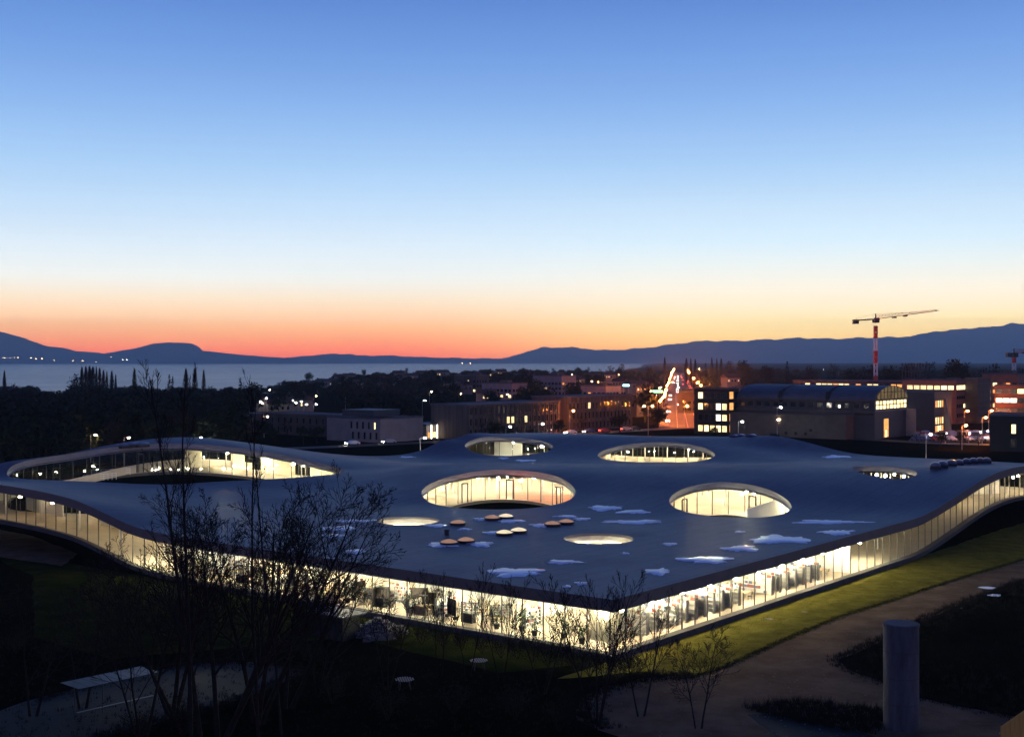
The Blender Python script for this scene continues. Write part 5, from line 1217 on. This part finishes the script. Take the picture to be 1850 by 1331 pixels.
def border(name, line, w, n, hgt, seed, label, m_='bark', z=0):
    P_ = [Vector((a, b)) for a, b in line]; L_ = [((P_[i+1]-P_[i]).length) for i in range(len(P_)-1)]; rr = random.Random(seed); mb = MB()
    for _ in range(n):
        t_ = rr.random()*sum(L_); i = 0
        while t_ > L_[i] and i < len(L_)-1: t_ -= L_[i]; i += 1
        d = (P_[i+1]-P_[i]).normalized(); p = P_[i]+d*t_+Vector((-d.y, d.x))*rr.gauss(0, w)
        for _ in range(6):
            dd = Vector((rr.gauss(0,.5), rr.gauss(0,.5), 1)).normalized()*hgt*rr.uniform(.4,1.2); b0 = Vector((p.x+rr.gauss(0,.1), p.y+rr.gauss(0,.1), z)); w_ = Vector((rr.uniform(-1,1), rr.uniform(-1,1), 0)).normalized()*.02
            mb.add([b0-w_, b0+w_, b0+dd], [(0,1,2)])
    tag(mb.build(name, M[m_]), label, None, None, 'stuff')
border('rough_grass', [gp(1240,1225), gp(1305,1207), gp(1411,1158), gp(1516,1114), gp(1622,1081), gp(1727,1046), gp(1850,1010)], .22, 2600, .16, 31, 'grass tufts along the lawn edge beside the gravel path', 'tuft2')
border('scrub', [gp(1850,1048), gp(1727,1096), gp(1657,1127), gp(1593,1156), gp(1516,1190), gp(1538,1211), gp(1592,1228), gp(1662,1260), gp(1850,1297)], .5, 1500, .5, 32, 'dead stems trailing over the edge of the dark mound')
border('rough_grass', [gp(1250,1222), gp(1170,1222), gp(1090,1240), gp(1045,1262), gp(1042,1290), gp(1080,1318)], .8, 1500, .35, 33, 'rough grass at the near left edge of the gravel path')
border('rough_grass', [gp(60,1262), gp(200,1226), gp(330,1200), gp(470,1195), gp(560,1212), gp(440,1262), gp(300,1300), gp(180,1331)], .6, 1800, .35, 34, 'rough grass round the paved yard at lower left')
scrub('rough_grass', [xy(-1.5,0), xy(-1.5,110), xy(-8,110), xy(-9,-2)], 5200, .10, 4, 'short grass tufts on the lit lawn strip', .008, 'tuft', 5)
# snow specks right
for i, (x, y, w_, lab) in enumerate([(1783,1068,.9,'snow speck on the mound, upper left one'),(1798,1082,.8,'snow speck on the mound, just below the upper one'),(1750,1100,1.0,'flat snow streak on the mound edge near the path'),(1780,1107,.7,'snow speck right of the flat streak'),(1290,1137,.35,'pale stone flake on the lit lawn, left one'),(1390,1118,.45,'pale stone flake on the lit lawn, middle one'),(1453,1105,.35,'pale stone flake on the lit lawn, right one')]):
    p = w2(x, y, .02); m = MB(); nn = 11; rr = random.Random(i); pts_ = [(math.cos(k*6.283/nn)*w_*rr.uniform(.6,1.1), math.sin(k*6.283/nn)*w_*.8*rr.uniform(.6,1.1)) for k in range(nn)]
    m.add([(0,0,.05)]+[(a, b_, .03) for a, b_ in pts_]+[(a*1.05, b_*1.05, -.02) for a, b_ in pts_], [(0, 1+k, 1+(k+1) % nn) for k in range(nn)]+[(1+k, 1+nn+k, 1+nn+(k+1) % nn, 1+(k+1) % nn) for k in range(nn)])
    o = m.build('snow_patch' if i < 4 else 'stone_slab', M['snow'] if i < 4 else M['stone']); o.location = (p.x, p.y, .45 if i < 4 and y < 1090 else .03); tag(o, lab, 'snow' if i < 4 else 'stone')

m = MB(); rr = random.Random(77)
for _ in range(900):
    a = gp(rr.uniform(1100,1850), rr.uniform(1060,1331)); 
    if not inside(a, [gp(1305,1215), gp(1850,1018), gp(1850,1040), gp(1600,1150), gp(1516,1190), gp(1600,1240), gp(1800,1300), gp(1500,1340), gp(1160,1330), gp(1080,1280), gp(1170,1230)]): continue
    s_ = rr.uniform(.03,.09); m.add([(a[0]-s_,a[1]-s_,0),(a[0]+s_,a[1]-s_*.7,0),(a[0]+s_*.8,a[1]+s_,0),(a[0]-s_,a[1]+s_*.8,0),(a[0],a[1],s_*.9)], [(0,1,4),(1,2,4),(2,3,4),(3,0,4)])
tag(m.build('loose_stones', M['stone']), 'loose pale stones scattered on the gravel path', None, None, 'stuff')
# bare trees in front: photo column of the foot, distance, height, options, label
FT = [
 (352, 70, 25.6, dict(r0=.16, lean=(-.105,.02), spread=.42, up=.9, kids=(14,6,5), depth=3, shr=(.17,.5,.55), lead=.96, t0=.3), 'tallest slim bare tree, its tip reaching the lake left of centre'),
 (372, 74, 25.8, dict(r0=.17, lean=(-.07,0), spread=.42, up=.9, kids=(14,6,5), depth=3, shr=(.18,.5,.55), lead=.96, t0=.3), 'second tallest slim bare tree just right of the tallest'),
 (398, 84, 17.5, dict(r0=.23, lean=(.16,0), stems=3, kids=(10,6,5,3), fan=.32, minr=.015), 'many stemmed bare tree fanning out over the dark roof'),
 (465, 88, 18.5, dict(r0=.23, lean=(.12,.05), stems=3, kids=(10,6,5,3), fan=.28, minr=.015), 'broad bare tree whose twigs reach the right part of the left roof'),
 (520, 92, 15.5, dict(r0=.20, lean=(.34,0), stems=2, kids=(10,6,4,3), fan=.20), 'leaning bare tree at the right side of the big group'),
 (310, 90, 14.5, dict(r0=.20, lean=(-.10,0), stems=3, kids=(10,6,4,3), fan=.34), 'bushy bare tree at the left side of the big group'),
 (470, 76, 25.2, dict(r0=.13, lean=(-.01,0), spread=.40, up=.9, kids=(12,5,4), depth=3, shr=(.15,.5,.55), lead=.97, t0=.3), 'slim bare tree with a lone tip before the lake, third of the tall ones'),
 (512, 80, 24.6, dict(r0=.10, lean=(.0,0), spread=.38, up=.9, kids=(10,4), depth=2, shr=(.12,.5), lead=.98, t0=.4), 'thin straight bare sapling, rightmost of the tall tips'),
 (150, 92, 10, dict(r0=.11, stems=2, kids=(8,6,4), depth=3, fan=.2), 'bare tree over the paved yard at lower left'),
 (60, 90, 9.5, dict(r0=.11, lean=(.05,0), stems=2, kids=(8,6,4), depth=3, fan=.2), 'bare tree closest to the left picture edge'),
 (1078, 88, 10.8, dict(r0=.10, stems=4, kids=(8,6,5), depth=3, fan=.30, spread=.5, up=.9), 'many stemmed bare tree before the front corner of the glass building'),
 (1158, 90, 9.0, dict(r0=.09, lean=(.02,0), stems=2, kids=(9,6,5), depth=3, fan=.18), 'straight bare tree right of the one at the glass corner'),
 (1262, 87, 7.6, dict(r0=.08, stems=2, kids=(9,7,5), depth=3, fan=.16, spread=.7), 'small bare tree on the gravel path edge'),
 (980, 96, 8.4, dict(r0=.07, stems=3, kids=(7,5,4), depth=3, fan=.28), 'bushy bare tree left of the glass corner'),
 (905, 100, 8.8, dict(r0=.06, stems=3, kids=(7,5,4), depth=3, fan=.18, spread=.45, up=.9), 'thin bare tree before the bright left front'),
 (845, 101, 9.4, dict(r0=.05, stems=2, kids=(7,5,3), depth=3, fan=.08, spread=.4, up=.9), 'upright bare sapling before the left front, left of the thin tree'),
 (795, 101, 8.5, dict(r0=.05, stems=2, kids=(7,5,3), depth=3, fan=.1, spread=.4, up=.9), 'bare sapling rising above the roof edge right of the big group'),
 (255, 82, 16.5, dict(r0=.12, lean=(-.07,0), stems=3, kids=(9,6,5), depth=3, fan=.2), 'dark bare tree left of the tallest tips'),
 (335, 86, 16.5, dict(r0=.14, lean=(-.16,.03), stems=2, kids=(10,6,4,3), fan=.22), 'bare tree leaning left out of the big group over the left front'),
 (575, 96, 11.5, dict(r0=.08, lean=(.12,0), stems=3, kids=(8,6,4), depth=3, fan=.22), 'low bare tree in front of the frosty kiosk'),
 (700, 97, 9.0, dict(r0=.07, lean=(.05,0), stems=3, kids=(7,5,4), depth=3, fan=.22), 'low many stemmed bare tree right of the rubble heap'),
]
for i, (x, Y, h, kw, lab) in enumerate(FT):
    kw = dict(kw); r0 = kw.pop('r0'); tm, bmh = bare_tree_meshes(500+i, h, r0, minr=kw.pop('minr', .013), **kw)
    zmax = max(v.co.z for v in bmh.vertices); s_ = h/zmax
    put('bare_tree', (tm, bmh), (x-925)/F*Y, Y, 0, lab, scl=s_)
# low shrubs in front of the corner
def shrub_mesh(seed):
    T = Tw(seed)
    for k in range(8):
        a = k*.785; T.grow((0,0,-.1), (math.cos(a)*.5, math.sin(a)*.5, 1), .02, 1.3, 0, 2, .3, .6, (6,4), (.6,), .009)
    m = T.m; leafball(m, (0,0,1.1), .9, 260, .07, random.Random(seed), 0, .8); return m.mesh('shrub', M['twig'])
SH = [shrub_mesh(i) for i in range(3)]
shr = [(905,1188,1.0),(935,1190,1.1),(962,1196,1.2),(990,1204,1.1),(1012,1206,1.3),(1040,1214,1.2),(1066,1222,1.3),(1092,1226,1.3),(1120,1228,1.2),(1146,1222,1.0),(870,1180,.9),(835,1174,.9),(800,1168,.9),(762,1164,1.0),(722,1158,1.0),
       (560,1200,1.1),(500,1188,1.2),(330,1330,1.5),(250,1340,1.3),(600,1270,1.3),(700,1300,1.4),(820,1290,1.3),(930,1300,1.4),(1010,1320,1.3),(90,1200,1.2),(30,1180,1.1),(180,1180,1.1)]
for i, (x, y, s_) in enumerate(shr):
    p = w2(x, y, 0); o = link('shrub', SH[i % 3], None, tuple(p), rc.random()*6.28, s_*1.15)
    lab = ('twiggy shrub in the row before the glass front, %s in the row from the left' % nth[sorted(q[0] for q in shr[:15]).index(x)]) if i < 15 else 'twiggy shrub on the unlit ground, %s from the left' % nth[sorted(q[0] for q in shr[15:]).index(x)]
    tag(o, lab, 'shrub', 'shrubs before the left glass front' if i < 15 else 'shrubs on the unlit ground')
print('all done', len(bpy.data.objects))
